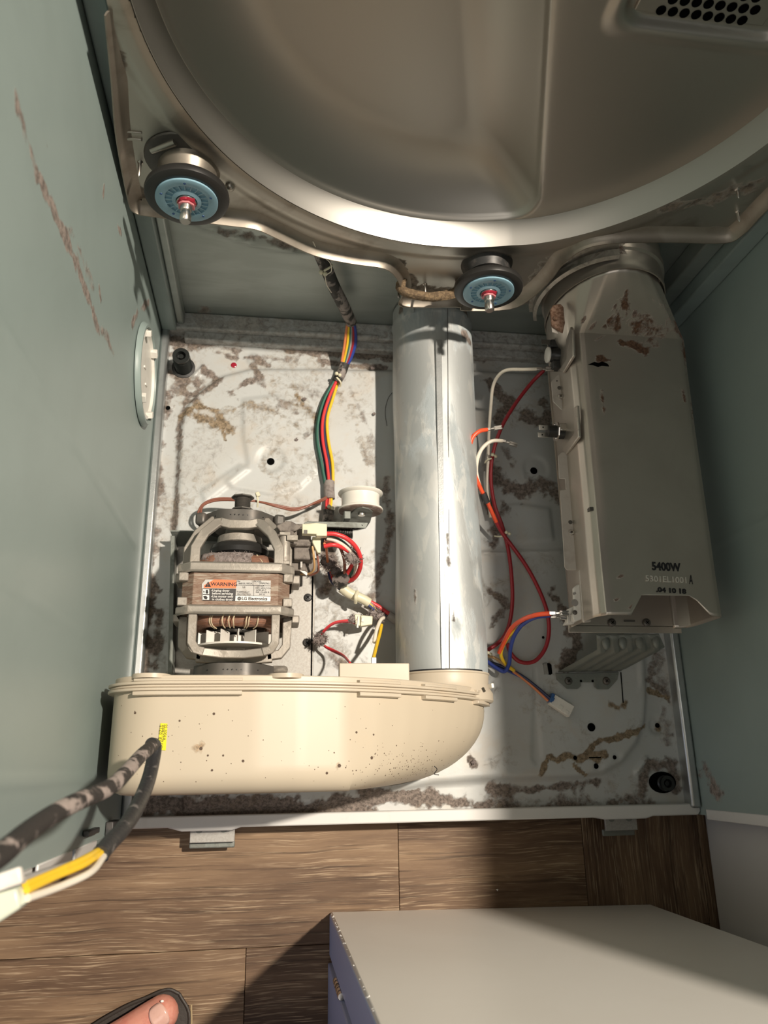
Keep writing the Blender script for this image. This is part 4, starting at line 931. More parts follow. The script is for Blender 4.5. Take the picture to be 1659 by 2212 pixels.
set_attr(bo, 'lint', stain_field(BV, [(bw((428,1615)), .006, .75), (bw((480,1645)), .0, 0), (bw((770,1582), z=.24), .003, .9), (bw((585,1655),(730,1655), z=.25), .0, 0), (bw((290,1530),(295,1545)), .004, .6), (bw((732,1655), z=.25), .004, .9), (bw((803,1636), z=.24), .0035, .85), (bw((940,1640),(945,1660), z=.18), .002, .0)]))
def dot(u, v, r, z, name='soot_speck'):
    return MB().lathe([(r, 0), (r*.8, .00025), (1e-4, .0003)], V(u, v, z=z), 'z', 8).build(name, M['ink'], bl)
from mathutils.bvhtree import BVHTree
bvh = BVHTree.FromPolygons([tuple(v) for v in BV], [tuple(p.vertices) for p in bo.data.polygons])
rnd = random.Random(21); sp = MB()
def speck_at(u, v, r):
    o_ = CAM; d_ = (V(u, v, z=.1) - CAM).normalized(); h_, n_, i_, t_ = bvh.ray_cast(o_, d_)
    if h_ is not None and n_.z > .2: sp.lathe([(r, .00005), (r*.7, .00018), (1e-5, .0002)], h_, tuple(n_), 6)
for k in range(230): speck_at(rnd.gauss(880, 55), rnd.gauss(1660, 24), rnd.choice((.0003, .0004, .0005, .0007)))
for k in range(80): speck_at(rnd.uniform(235, 1045), rnd.uniform(1515, 1700), rnd.choice((.0002, .0003, .0004, .0005)))
for u, v, r in ((462,1542,.0013),(434,1617,.0016),(449,1632,.0010),(525,1644,.0013),(733,1654,.0018),(770,1582,.0012),(803,1637,.0016),(807,1587,.0010),(482,1632,.0010),(458,1664,.0011),(388,1557,.0010),(706,1670,.0013),(292,1540,.0012)): speck_at(u, v, r)
tag(sp.build('soot_specks', mat('brown_soot', (0.10, 0.065, 0.045), .8), bl, smooth=0), kind='stuff')
# dark hair lying on the right end
MB().tube(spline([V(938,1655,z=.2005), V(944,1662,z=.1995), V(938,1672,z=.2000), V(948,1674,z=.199)], 5), .0004, 5).build('dark_hair', M['ink'], bl)
# flange: two lips that step in and out along the seam, following the housing's outline
def lip(y0, y1, grow, name, xs_):
    """part of the outline between x limits, thickened outward"""
    pts = [(x, z) for x, z in FPd if z > .085 or x > .03]
    pts = [p for p in FPd if not (p[1] < .07 and p[0] < .05)]
    segs = []
    for a, b in xs_:
        run = [p for p in pts if a <= p[0] <= b and p[1] > .085 or (p[0] > .03 and b > .06)]
        run = [p for p in pts if a <= p[0] <= b and p[1] > .09]
        segs.append(run)
    mb = MB()
    for run in segs:
        rings = []
        for i, (x, z) in enumerate(run):
            a = run[max(0, i-1)]; b = run[min(len(run)-1, i+1)]; tx, tz = b[0]-a[0], b[1]-a[1]; L = math.hypot(tx, tz) or 1; nx_, nz_ = -tz/L, tx/L
            q0 = Vector((x, 0, z)); n = Vector((nx_, 0, nz_))
            lim = lambda p: Vector((max(p.x, -.3285), p.y, p.z))
            A = lim(q0 - n*.002); B = lim(q0 + n*grow)
            rings.append([A + Vector((0, y0, 0)), B + Vector((0, y0+.0008, 0)), B + Vector((0, y1-.0008, 0)), A + Vector((0, y1, 0))])
        if len(rings) > 1: mb.ring_loft(rings)
    return mb.build(name, M['cream_plain'], bl, smooth=35, bevel=.0005)
lip(.1235, .1275, .0058, 'cover_lip', [(-.33, .07)])
lip(.1290, .1330, .0058, 'rear_lip', [(-.33, .07)])
lip(.1265, .1300, .0040, 'seam_band', [(-.33, .07)])
for a, b in ((-.3, -.2), (-.1, -.055), (-.03, .010), (.036, .07)):
    lip(.1195, .1245, .0068, 'clip_land', [(a, b)])
    lip(.1315, .1355, .0064, 'clip_land', [(a, b)])
# back plate of the housing, elbow collar and the sensor cover
MB().prism([Vector((x, .132, z)) for x, z in FP], (0, .006, 0)).build('rear_cover', M['cream_plain'], bl, bevel=.001)
MB().lathe([(.0555, -.014), (.0575, -.012), (.0575, -.004), (.0550, 0), (.0528, .006), (.0535, .016), (.0545, .017), (.0545, .0185), (.052, .0185)], (.0165, .1375, .093), 'y', 56).build('pipe_collar', M['cream_plain'], bl)
MB().lathe([(.0532, 0), (.0532, .0018)], (.0165, .1560, .093), 'y', 48).build('black_gasket', M['ink'], bl)
MB().box((-.111, .137, .190), (-.040, .1565, .2005)).build('sensor_cover', M['cream_plain'], bl, bevel=.001)
for x in (-.285, -.165): MB().lathe([(.017, 0), (.017, .004)], (x+.0, .1355, .249), 'y', 20).build('screw_boss', M['cream_plain'], bl)
MB().cbox(V(1061, 1482, z=.15), (.003, .005, .012), (0, 0, .1)).build('end_clip', M['white_pl'], bl, bevel=.0006)
# yellow sticker
st = MB().prism([V(u, v, z=.2630) for u, v in ((347,1562),(362,1563),(358,1621),(340,1619))], (0, 0, .0002)).build('yellow_sticker', M['yellow_lbl'], bl, smooth=0)
dr = -PI/2 - .05
text('SS 1006A', V(356.5, 1582, z=.2633), .0035, M['ink'], st, 'printed_lettering', (0, 0, dr)); text('2004-11-29 DD', V(351, 1591, z=.2633), .0030, M['ink'], st, 'printed_lettering', (0, 0, dr), sx=1.05); text('S1Z0  8103', V(346, 1589, z=.2633), .0038, M['ink'], st, 'printed_lettering', (0, 0, dr), sx=1.0)

# ================================================================== DRIVE MOTOR
MX, MZ = -.2175, .112
mo = thing('drive_motor', (MX, .255, ZP+.009), 'electric drive motor with rusty core, warning label and cast cage, left of the pan', 'motor')
def octa(y, hw, ch, zc=MZ, hz=None):
    hz = hz or hw; return [Vector((MX + x, y, zc + z)) for x, z in ((-hw+ch, hz), (hw-ch, hz), (hw, hz-ch), (hw, -hz+ch), (hw-ch, -hz), (-hw+ch, -hz), (-hw, -hz+ch), (-hw, hz-ch))]
MB().ring_loft([octa(.2180, .0565, .0125), octa(.2555, .0565, .0125)]).build('laminated_core', M['core'], mo, bevel=.0006)
for y0, y1, nm in ((.2545, .2660, 'rear_end_frame'), (.2100, .2200, 'front_end_frame')):
    MB().ring_loft([octa(y0, .0600, .014), octa(y0+.002, .0615, .014), octa(y1-.002, .0615, .014), octa(y1, .0590, .014), octa(y1, .050, .012), octa(y0, .050, .012)], False, False).build(nm, M['cast'], mo, bevel=.0008)
    fr = [o for o in bpy.data.objects if o.name == nm][0]
    for sx in (-1, 1):
        yc = (y0 - .004) if y0 > .22 else (y1 + .004)
        MB().cbox((MX + sx*.0545, yc, MZ + .050), (.010, .009, .009)).build('corner_lug', M['cast'], fr, bevel=.001)
        MB().cbox((MX + sx*.0645, (y0+y1)/2, MZ - .012), (.009, (y1-y0)*.9, .034)).build('side_lug', M['cast'], fr, bevel=.0015)
def arm(name, pts, w=.0052, h=.0030, par=None, up=None):
    return MB().tube(pts, 0, flat=(w, h), up=up).build(name, M['cast'], par or mo, bevel=.001)
rf = [o for o in bpy.data.objects if o.name == 'rear_end_frame'][0]; ff = [o for o in bpy.data.objects if o.name == 'front_end_frame'][0]
def A(x, y, z): return Vector((MX + x, y, MZ + z))
for s_ in (-1, 1):
    arm('rear_arm', spline([A(s_*.044, .264, .053), A(s_*.044, .282, .053)], 3) + [A(s_*.036, .300, .048), A(s_*.024, .314, .040), A(s_*.017, .316, .037)], par=rf, up=(0, 0, 1))
    arm('rear_arm', [A(s_*.054, .264, .030), A(s_*.054, .286, .030), A(s_*.045, .305, .026), A(s_*.030, .322, .020), A(s_*.016, .324, .012)], .0048, .0045, par=rf, up=(0, 0, 1))
    arm('front_arm', [A(s_*.0425, .213, .053), A(s_*.0425, .195, .053), A(s_*.0425, .182, .052), A(s_*.038, .1745, .051), A(s_*.030, .1725, .050)], .0044, .0045, par=ff, up=(0, 0, 1))
    arm('front_arm', [A(s_*.0550, .213, .022), A(s_*.0550, .196, .022), A(s_*.0545, .182, .022), A(s_*.048, .1735, .022), A(s_*.034, .1715, .022)], .0048, .0048, par=ff, up=(0, 0, 1))
arm('rear_bridge', [A(-.020, .3155, .038), A(-.010, .313, .0395), A(.010, .313, .0395), A(.020, .3155, .038)], .0050, .0035, par=rf, up=(0, 0, 1))
arm('front_bridge', [A(-.034, .1725, .050), A(-.012, .1705, .045), A(.012, .1705, .045), A(.034, .1725, .050)], .0042, .0042, par=ff, up=(0, 0, 1))
arm('front_bridge', [A(-.040, .1710, .022), A(0, .168, .022), A(.040, .1710, .022)], .006, .0048, par=ff, up=(0, 0, 1))
MB().lathe([(.029, .316), (.029, .322), (.017, .324)], (MX, 0, MZ), 'y', 32).build('rear_hub', M['cast'], rf)
MB().lathe([(.028, .165), (.030, .171), (.026, .173)], (MX, 0, MZ), 'y', 32).build('front_hub', M['cast'], ff)
# long bolt and column at the right
cb = MB().lathe([(.0062, .266), (.0062, .300), (.0040, .301)], A(.0500, 0, .044), 'y', 18).build('bolt_column', M['cast'], rf)
for y in (.268, .3005): MB().cbox(A(.0500, y, .048), (.012, .004, .010)).build('column_end', M['cast'], cb, bevel=.0008)
MB().cbox(A(.0580, .296, .050), (.012, .006, .006)).build('spade_tab', M['cast'], rf, bevel=.0005)
# bearing housing, black seal and windings
MB().lathe([(.016, .318), (.018, .309), (.0245, .306), (.0255, .298), (.0240, .297)], (MX, 0, MZ+.008), 'y', 40).build('bearing_housing', M['cast'], mo)
MB().lathe([(.024, .296), (.0310, .295), (.0330, .290), (.0310, .285), (.028, .284), (.034, .278), (.034, .262)], (MX, 0, MZ+.008), 'y', 44).build('black_seal', M['rubber'], mo)
def halfring(y0, y1, r0, r1, name, m, par, jit, a0=-20, a1=200, squ=1.0):
    rings = []
    for k in range(41):
        a = math.radians(a0 + (a1-a0)*k/40); ca, sa = math.cos(a), math.sin(a)
        q = 1/ max(abs(ca), abs(sa)); q = 1 + (min(q, 1.18) - 1)*squ
        rings.append([Vector((MX + ca*(r0 + (r1-r0)*(.5+.5*math.cos(t)))*q, (y0+y1)/2 + (y1-y0)/2*math.sin(t), MZ + sa*(r0 + (r1-r0)*(.5+.5*math.cos(t)))*q)) for t in [2*PI*i/14 for i in range(14)]])
    return MB().ring_loft(rings).build(name, M[m], par, smooth=80, jitter=jit)
halfring(.250, .2795, .026, .047, 'rear_winding', 'copper', mo, .0006)
halfring(.2005, .220, .030, .0475, 'front_winding', 'copper', mo, .0006, squ=.8)
rwin = [o for o in bpy.data.objects if o.name == 'rear_winding'][0]; fw = [o for o in bpy.data.objects if o.name == 'front_winding'][0]
rings = []; rnd = random.Random(3)
for k in range(46):
    a = math.radians(70 + 76*k/45); env = math.sin(PI*k/45)**.4; row = []
    for i in range(16):
        q = i/15; r = .046*(1/max(abs(math.cos(a)), abs(math.sin(a)))*.25+.77) * (1 + .05*env*math.sin(PI*q)) + rnd.uniform(-.0010, .0010)*env
        row.append(Vector((MX + r*math.cos(a) , .2585 + q*.0225, MZ + r*math.sin(a)*(1-.16*q*q) + .001 + .0028*env)))
    rings.append(row)
lt = MB().ring_loft(rings, False, False, closed=False)
for k in range(260):
    a = math.radians(rnd.uniform(72, 136)); q = rnd.random(); p = Vector((MX + .050*math.cos(a), .2585 + q*.022, MZ + .0505*math.sin(a)*(1-.16*q*q)+.001)); d = Vector((rnd.uniform(-1, 1), rnd.uniform(-1, 1), rnd.uniform(.1, 1)))*.003
    lt.tube([p, p + d*.5 + Vector((.0004, 0, 0)), p + d], .00018, 3)
tag(lt.build('lint_mat', M['lint'], rwin, jitter=.0002), kind='stuff')
for k in range(8):
    a = math.radians(58 + k*9 + 3.5*math.sin(k*2.4)); P0 = Vector((MX + .0475*math.cos(a), .216, MZ + .0475*math.sin(a))); a2 = a + .06
    MB().tube(spline([P0 + Vector((0, 0, .003)), Vector((MX + .0505*math.cos(a2), .207, MZ + .0505*math.sin(a2)+.003)), Vector((MX + .0475*math.cos(a2), .2010, MZ + .0475*math.sin(a2)+.001)), Vector((MX + .040*math.cos(a2), .1990, MZ + .040*math.sin(a2)))], 4), .0007, 5).build('lacing_cord', M['string'], fw)
for k, (a, b_) in enumerate(((64, 50), (52, 62), (58, 46))):
    a, b_ = math.radians(a), math.radians(b_); MB().tube(spline([Vector((MX + .0475*math.cos(a), .256, MZ + .0475*math.sin(a)+.004)), Vector((MX + .050*math.cos((a+b_)/2), .268, MZ + .050*math.sin((a+b_)/2)+.004)), Vector((MX + .043*math.cos(b_), .279, MZ + .043*math.sin(b_)+.002))], 5), .0007, 5).build('lacing_cord', M['string'], rwin)
# cooling fan
MB().lathe([(.030, .199), (.030, .205)], (MX, 0, MZ), 'y', 36).build('rotor', M['rubber'], mo)
fan = MB().lathe([(.0440, .1825), (.0440, .1845), (.012, .1855), (.008, .179), (1e-4, .179)], (MX, 0, MZ), 'y', 56).build('cooling_fan', M['white_pl'], mo)
for k in range(14):
    a = 2*PI*k/14 + .12; ca, sa = math.cos(a), math.sin(a)
    M4 = Matrix.Translation((MX + .030*ca, .1915, MZ + .030*sa)) @ Euler((0, -a, 0)).to_matrix().to_4x4()
    MB().box((-.011, -.0075, -.0004), (.012, .0065, .0004), M4).build('fan_blade', M['ceramic'], fan, smooth=0)
MB().lathe([(.009, .1855), (.009, .197)], (MX, 0, MZ), 'y', 20).build('fan_hub', M['ceramic'], fan)
# rubber mounts and their steel straps
for yc, nm in ((.3265, 'rear'), (.1565, 'front')):
    rg = MB().lathe([(.030, yc-.0075), (.0395, yc-.0075), (.0405, yc), (.0395, yc+.0075), (.030, yc+.0075)], (MX, 0, MZ-.008), 'y', 48).build('rubber_mount', M['rubber'], mo)
    rings = []
    pts = []
    for k in range(49):
        a = math.radians(-20 + 220*k/48); r = .0418 + .0012*math.sin(a*7); pts.append(Vector((MX-.001 + r*math.cos(a), yc, MZ-.008 + r*math.sin(a))))
    pts = [pts[0] + Vector((.010, 0, -.002))] + pts + [pts[-1] + Vector((-.010, 0, -.002))]
    sp = MB().tube(pts, 0, flat=(.0068, .0007), up=(1, 0, 0)).build('clamp_strap', M['darksteel'], mo, smooth=50)
    for k in range(13):
        a = math.radians(52 + 6.3*k); MB().lathe([(.0007, 0), (.0007, .0003)], (MX-.001 + .0429*math.cos(a), yc, MZ-.008 + .0429*math.sin(a)), (math.cos(a), 0, math.sin(a)), 6).build('strap_hole', M['ink'], sp)
for s_ in (-1, 1): MB().cbox(A(s_*.042, .3265, .008), (.012, .014, .022), (0, s_*.3, 0)).build('strap_ear', M['darksteel'], mo, bevel=.003)
# pulley with hexagonal flanges
pu = MB().lathe([(.0052, .330), (.0052, .3415)], (MX+.001, 0, MZ+.002), 'y', 20).build('motor_shaft', M['chrome'], mo)
prof = [(.0095, .3415)]
for k in range(7): prof += [(.0092, .3435+k*.0018), (.0080, .3444+k*.0018)]
belt = MB().lathe(prof + [(.0092, .3565)], (MX+.001, 0, MZ+.002), 'y', 30).build('grooved_pulley', M['darksteel'], mo)
for y in (.3405, .3560): MB().lathe([(.0110, y), (.0132, y+.0008), (.0132, y+.0022), (.0110, y+.003), (1e-4, y+.003)], (MX+.001, 0, MZ+.002), 'y', 8).build('pulley_flange', M['darksteel'], belt, smooth=20)
# warning label on the core
LZ = MZ + .0565 + .0004
def L(u, v, dz=0): return V(u, v, z=LZ + dz)
lb = MB().prism([L(*q) for q in ((444,1252),(585,1254),(584,1299),(436,1297),(436,1262))], (0, 0, .0003)).build('warning_label', M['lbl_silver'], mo, smooth=0)
MB().prism([L(*q, .0003) for q in ((462,1252),(511,1253),(510,1271),(440,1270),(441,1264))], (0, 0, .0001)).build('orange_field', M['lbl_orange'], lb, smooth=0)
MB().prism([L(*q, .0003) for q in ((437,1271),(510,1272),(508,1298),(437,1297))], (0, 0, .0001)).build('black_field', M['lbl_black'], lb, smooth=0)
MB().prism([L(*q, .0003) for q in ((509,1287),(585,1289),(584,1299),(508,1298))], (0, 0, .0001)).build('white_field', M['lbl_white'], lb, smooth=0)
MB().prism([L(*q, .0005) for q in ((442,1268),(450,1256),(456,1268))], (0, 0, .0001)).build('warning_triangle', M['ink'], lb, smooth=0)
text('!', L(449, 1264, .0007), .0050, M['lbl_orange'], lb)
text('WARNING', L(484, 1262.3, .0005), .0053, M['ink'], lb, bold=.00010, sx=1.06)
for i, s_ in enumerate(('-Unplug dryer', ' before servicing', '-Use motor only', ' in clothes dryer')): text(s_, L(456.0, 1275.5 + i*6.4, .0005), .0034, M['lbl_white'], lb, align='LEFT', bold=.00004, sx=.98)
for q in (((438,1272.5),(452,1273),(452,1283.5),(438,1283)), ((438,1285),(452,1285.5),(452,1296),(438,1295.5))): MB().prism([L(*k, .0005) for k in q], (0, 0, .0001)).build('pictogram', M['lbl_white'], lb, smooth=0)
for q in (((445,1274),(449,1274),(450,1281),(447,1283),(444,1280)), ((439,1288),(445,1287),(449,1291),(446,1295),(441,1293)), ((440,1275),(442,1278),(441,1281),(439,1279))): MB().prism([L(*k, .0007) for k in q], (0, 0, .0001)).build('pictogram_mark', M['ink'], lb, smooth=0)
text('LG Electronics', L(550, 1293.5, .0005), .0047, M['ink'], lb, bold=.00012, sx=.95)
o = MB().lathe([(.0020, 0), (.0020, .0001), (.0016, .0001)], L(517, 1293, .0005), 'z', 18).build('round_logo', M['ink'], lb); text('LG', L(517, 1293, .0007), .0022, M['lbl_white'], o)
for s_, u, v in (('P/N', 515, 1256), ('4681EL1002A', 530, 1260.5), ('MODEL', 557, 1256), ('DMP07NL1', 572, 1260.5), ('1/3 H.P.', 563, 1266), ('120V 60Hz 5.2A', 568, 1270.5), ('AMB 40 C', 564, 1275), ('INS. CLASS B', 567, 1279.5), ('04 10', 566, 1284), ('US', 527, 1268.5), ('THERMALLY', 525, 1279), ('PROTECTED', 527, 1284)): text(s_, L(u, v, .0005), .0025, M['ink'], lb)
for q in (((509,1263.5),(584,1265),(584,1265.6),(509,1264.1)), ((546,1253.5),(546.7,1253.5),(546.7,1264.5),(546,1264.5)), ((548,1265),(548.7,1265),(548.2,1287.8),(547.5,1287.8)), ((509,1286),(584,1287.8),(584,1288.4),(509,1286.7))): MB().prism([L(*k, .0005) for k in q], (0, 0, .0001)).build('ruled_line', M['ink'], lb, smooth=0)
# base plate with its turned-up left flange and screws
bpz = .0475
MB().prism([V(u, v, z=bpz) for u, v in ((380,1180),(640,1160),(682,1240),(676,1475),(372,1475))], (0, 0, .0018)).build('base_plate', M['platesteel'], mo, bevel=.0004)
MB().prism([V(u, v, z=bpz+.002) for u, v in ((374,1170),(383,1170),(378,1480),(368,1480))], (0, 0, .026)).build('side_upstand', M['bracketsteel'], mo, bevel=.0006)
MB().prism([V(368,1148,z=.074), V(430,1149,z=.074), V(430,1180,z=.050), V(380,1180,z=.050)], (0, .0015, 0)).build('rear_upstand', M['bracketsteel'], mo)
MB().prism([V(u, v, z=bpz+.0016) for u, v in ((674,1240),(677,1240),(674,1475),(671,1475))], (0, 0, .0008)).build('plate_gap', M['hole'], mo, smooth=0)
for u, v in ((665,1291),(663,1388)): screw(V(u, v, z=bpz+.002), .0050, mo, M['black'], h=.0026)
MB().box((MX-.05, .150, .049), (MX+.05, .160, .085)).box((MX-.048, .322, .049), (MX+.048, .331, .085)).build('cradle', M['bracketsteel'], mo, bevel=.001)
MB().cbox(A(.048, .162, -.030), (.020, .008, .040)).build('cradle_ear', M['cast'], mo, bevel=.004)

# ------------------------------------------------------------------ centrifugal switch and its plugs
sw = thing('motor_switch', V(645, 1190, z=.06), 'dust-caked switch block with plugs on the right of the motor', 'switch')
g = MB()
g.cbox(V(620, 1160, z=.138), (.022, .022, .020)); g.cbox(V(650, 1160, z=.132), (.022, .026, .020)); g.cbox(V(655, 1195, z=.124), (.022, .020, .022)); g.cbox(V(640, 1200, z=.112), (.022, .040, .018)); g.cbox(V(660, 1225, z=.096), (.026, .018, .020))
g.build('switch_body', M['dustblock'], sw, bevel=.0018)
MB().lathe([(.0060, -.010), (.0060, .010), (.0030, .0105)], V(623, 1158, z=.150), 'y', 16).build('screw_post', M['dustblock'], sw)
MB().prism([V(u, v, z=.152) for u, v in ((596,1138),(618,1127),(630,1128),(652,1140),(640,1148),(605,1150))], (0, 0, .004)).build('top_flange', M['dustblock'], sw, bevel=.0012)
MB().cbox(V(651, 1212, z=.126), (.0025, .016, .0020)).build('spade_terminal', M['chrome'], sw, bevel=.0003)
MB().cbox(V(655, 1235, z=.118), (.012, .004, .003), (0, .2, -.6)).build('spade_terminal', M['platesteel'], sw, bevel=.0006)
pl = MB().prism([V(u, v, z=.150) for u, v in ((652,1137),(682,1135),(705,1137),(705,1163),(682,1163),(682,1159),(652,1158))], (0, 0, .010)).build('ivory_plug', M['ivory'], sw, bevel=.0008)
MB().cbox(V(660, 1149, z=.1602), (.0040, .0045, .0006)).build('plug_window', M['darksteel'], pl)
MB().prism([V(u, v, z=.138) for u, v in ((674,1163),(692,1165),(692,1198),(685,1198),(674,1176))], (0, 0, .008)).build('ivory_plug', M['ivory'], sw, bevel=.0008)
wire('tan_wire', [V(675,1180,z=.142), V(678,1205,z=.140), V(678,1230,z=.128), V(666,1240,z=.118), V(650,1240,z=.110)], .0013, M['w_tan'], sw)
wire('brown_wire', [V(684,1190,z=.136), V(688,1220,z=.130), V(686,1235,z=.120), V(670,1243,z=.110)], .0013, M['w_brown'], sw)

# ------------------------------------------------------------------ idler
idl = thing('idler_pulley', (-.078, .36, .06), 'white nylon idler pulley on a steel arm with black spring, right of the motor', 'pulley')
ic = Vector((-.0775, 0, .104))
IR = .0268
MB().lathe([(.010, .3490), (IR*.8, .3480), (IR, .3485), (IR*1.01, .3495), (IR*.985, .3510), (IR*.86, .3525), (IR*.845, .3600), (IR*.86, .3675), (IR*.985, .3690), (IR*1.01, .3702), (IR, .3712), (.010, .3712)], ic, 'y', 64).build('nylon_spool', M['idler'], idl)
MB().lathe([(.004, .3466), (IR*.90, .3468), (IR*.97, .3478), (IR*.97, .3484)], ic, 'y', 48).build('dirty_face', M['idler_dirty'], idl)
MB().lathe([(.0055, .371), (.0055, .376), (.003, .377)], ic, 'y', 6).build('rusty_nut', M['rust'], idl)
ar = MB().prism([V(u, v, y=.345) for u, v in ((759,1108),(770,1100),(783,1097),(797,1100),(805,1106),(800,1128),(792,1140),(760,1136),(748,1128))], (0, .0018, 0)).build('arm_plate', M['bracketsteel'], idl, bevel=.0005)
MB().lathe([(.0045, .3450), (.0042, .3425), (.002, .3420), (1e-4, .3420)], V(781, 1110, y=.3445) * 1.0 - Vector((0, .3445, 0)), 'y', 14).build('arm_rivet', M['chrome'], idl)
MB().prism([V(u, v, z=.110) for u, v in ((656,1131),(664,1127),(748,1128),(795,1130),(790,1142),(760,1141),(700,1139),(656,1138))], (0, 0, .002)).build('arm_bar', M['bracketsteel'], idl, bevel=.0005)
MB().prism([V(u, v, z=.098) for u, v in ((656,1138),(760,1141),(760,1144),(656,1141))], (0, 0, .012)).build('arm_web', M['darksteel'], idl, bevel=.0004)
s0, s1 = V(700, 1146, z=.094), V(762, 1152, z=.094); pts = []
N_ = 17*12
for k in range(N_+1):
    t = k/N_; a = 2*PI*17*t; c = s0.lerp(s1, t); pts.append(c + Vector((0, .0062*math.cos(a), .0062*math.sin(a))))
MB().tube(pts, .0009, 6, up=(0, .5, .5)).build('coil_spring', M['spring'], idl, smooth=70)
wire('spring_hook', [s1 + Vector((0, .006, 0)), V(768,1143,z=.10), V(778,1141,z=.106), V(783,1134,z=.112)], .0010, M['spring'], idl)
MB().box((-.098, .336, .049), (-.090, .346, .112)).build('idler_post', M['bracketsteel'], idl, bevel=.001)

# ================================================================== WIRING
def path(*q):
    """(u, v, kind+value) measured points; kind 'z' height or 'y' depth"""
    return [V(a, b, **{k: c}) for a, b, k, c in q]
def tie(par, c, s=1.0, name='cable_tie', r=.0026):
    o = MB().sphere(c, r*s, 10).sphere(c + Vector((.0042*s, -.0022*s, .0004)), r*.95*s, 10).build(name, M['ivory'], par, smooth=80)
    return o
def loop(par, c, r, d, m='ivory'):
    ax = Vector(d).normalized(); u = ax.orthogonal().normalized(); w = ax.cross(u)
    pts = [Vector(c) + (u*math.cos(2*PI*k/16) + w*math.sin(2*PI*k/16))*r for k in range(17)]
    return MB().tube(pts, .0010, 6).build('tie_band', M[m], par, smooth=80)
hn = thing('wiring_harness', V(712, 900, z=.05), 'thick lint-covered wiring harness coming down from behind drum across the pan\'s left side', 'wiring harness')
wire('lint_covered_sleeve', path((672,505,'y',.616),(690,545,'y',.614),(705,580,'y',.610),(722,620,'y',.606),(742,660,'y',.602),(758,695,'z',.100)), .0078, M['sleeve'], hn)
cols = [('w_deepor', -11, 0), ('w_yellow', -5, 2), ('w_green', 0, 0), ('w_grey', 2, -3), ('w_dred', 7, 0), ('w_blue', 13, 0), ('w_blue', 11, 4)]
for m, du, dv in cols:
    f = 1.0; wire('wire', path((757+du*.5,692,'z',.102),(757+du*.9,720,'z',.09),(755+du*1.0,745,'z',.078),(748+du*.8,775,'z',.066),(740+du*.4,798,'z',.058)), .0017, M[m], hn)
wire('tape_wrap', path((745,785,'z',.062),(738,805,'z',.058),(727,825,'z',.055)), .0066, M['sleeve'], hn)
for m, du, z in (('w_green', -11, .052), ('w_green', -8, .056), ('w_grey', -5, .051), ('w_navy', -2, .052), ('w_red', 3, .057), ('w_red', 0, .050), ('w_navy', 8, .052), ('w_yellow', 15, .052)):
    k = du
    wire('wire', path((728+k*.3,818,'z',z),(708+k*.75,860,'z',z),(695+k*.8,905,'z',z),(694+k,950,'z',z),(703+k*1.0,1000,'z',z),(709+k*.7,1045,'z',z)), .0021 if m in ('w_red', 'w_yellow') else .0017, M[m], hn)
wire('clear_sleeve', path((711,1040,'z',.054),(711,1060,'z',.054),(712,1078,'z',.054)), .0070, mat('dusty_clear_sleeve', (0.30, 0.26, 0.24), .7, 0, mix=((.16, .13, .12), 90, .45, .6, .8), bump=(400, .6)), hn)
for m, du in (('w_red', -6), ('w_dred', -2), ('w_deepor', 0), ('w_yellow', 4)): wire('wire', path((712+du,1074,'z',.055),(711+du,1090,'z',.056),(708+du*.5,1105,'z',.056)), .0017, M[m], hn)
wire('lower_sleeve', path((710,1103,'z',.055),(708,1125,'z',.055),(707,1150,'z',.055),(705,1180,'z',.056)), .0070, M['sleeve'], hn)
tie(hn, V(694,588,y=.600), 1.1); tie(hn, V(727,807,z=.066), 1.0); tie(hn, V(711,1094,z=.066), 1.0)
wire('tie_tail', path((700,585,'y',.598),(712,578,'y',.600),(718,572,'y',.604)), .0013, M['ivory'], hn)
wire('white_thread', path((676,522,'y',.600),(690,548,'y',.597),(712,566,'y',.595),(716,585,'y',.594),(704,594,'y',.594)), .0006, M['w_white'], hn); wire('white_thread', path((702,596,'y',.594),(706,615,'y',.594),(716,632,'y',.596)), .0006, M['w_white'], hn)
wire('tie_tail', path((727,815,'z',.064),(736,826,'z',.062),(735,835,'z',.056)), .0012, M['ivory'], hn)
# brown pair looping round the back of the motor
bw_ = thing('brown_wire_pair', V(560, 1090, z=.05), 'pair of thin brown wires looping behind the motor pulley', 'wire')
for k, dz in ((0, 0), (1, .004)):
    wire('brown_wire', path((705,1077-k*3,'z',.062),(680,1088-k*2,'z',.070+dz),(640,1098+k*4,'z',.078),(600,1092+k*3,'z',.082+dz),(560,1084,'z',.084),(520,1078+k*3,'z',.082+dz),(470,1077+k*4,'z',.080),(440,1088+k*3,'z',.078),(428+k*6,1108,'z',.074),(430+k*5,1125,'z',.068),(445,1142,'z',.062)), .0014, M['w_brown'], bw_)
wire('tie_band', path((553,1066,'z',.088),(557,1080,'z',.090),(556,1096,'z',.086)), .0012, M['ivory'], bw_); MB().cbox(V(557,1068,z=.090), (.005, .006, .004), (0, 0, .4)).build('tie_head', M['ivory'], bw_, bevel=.001)
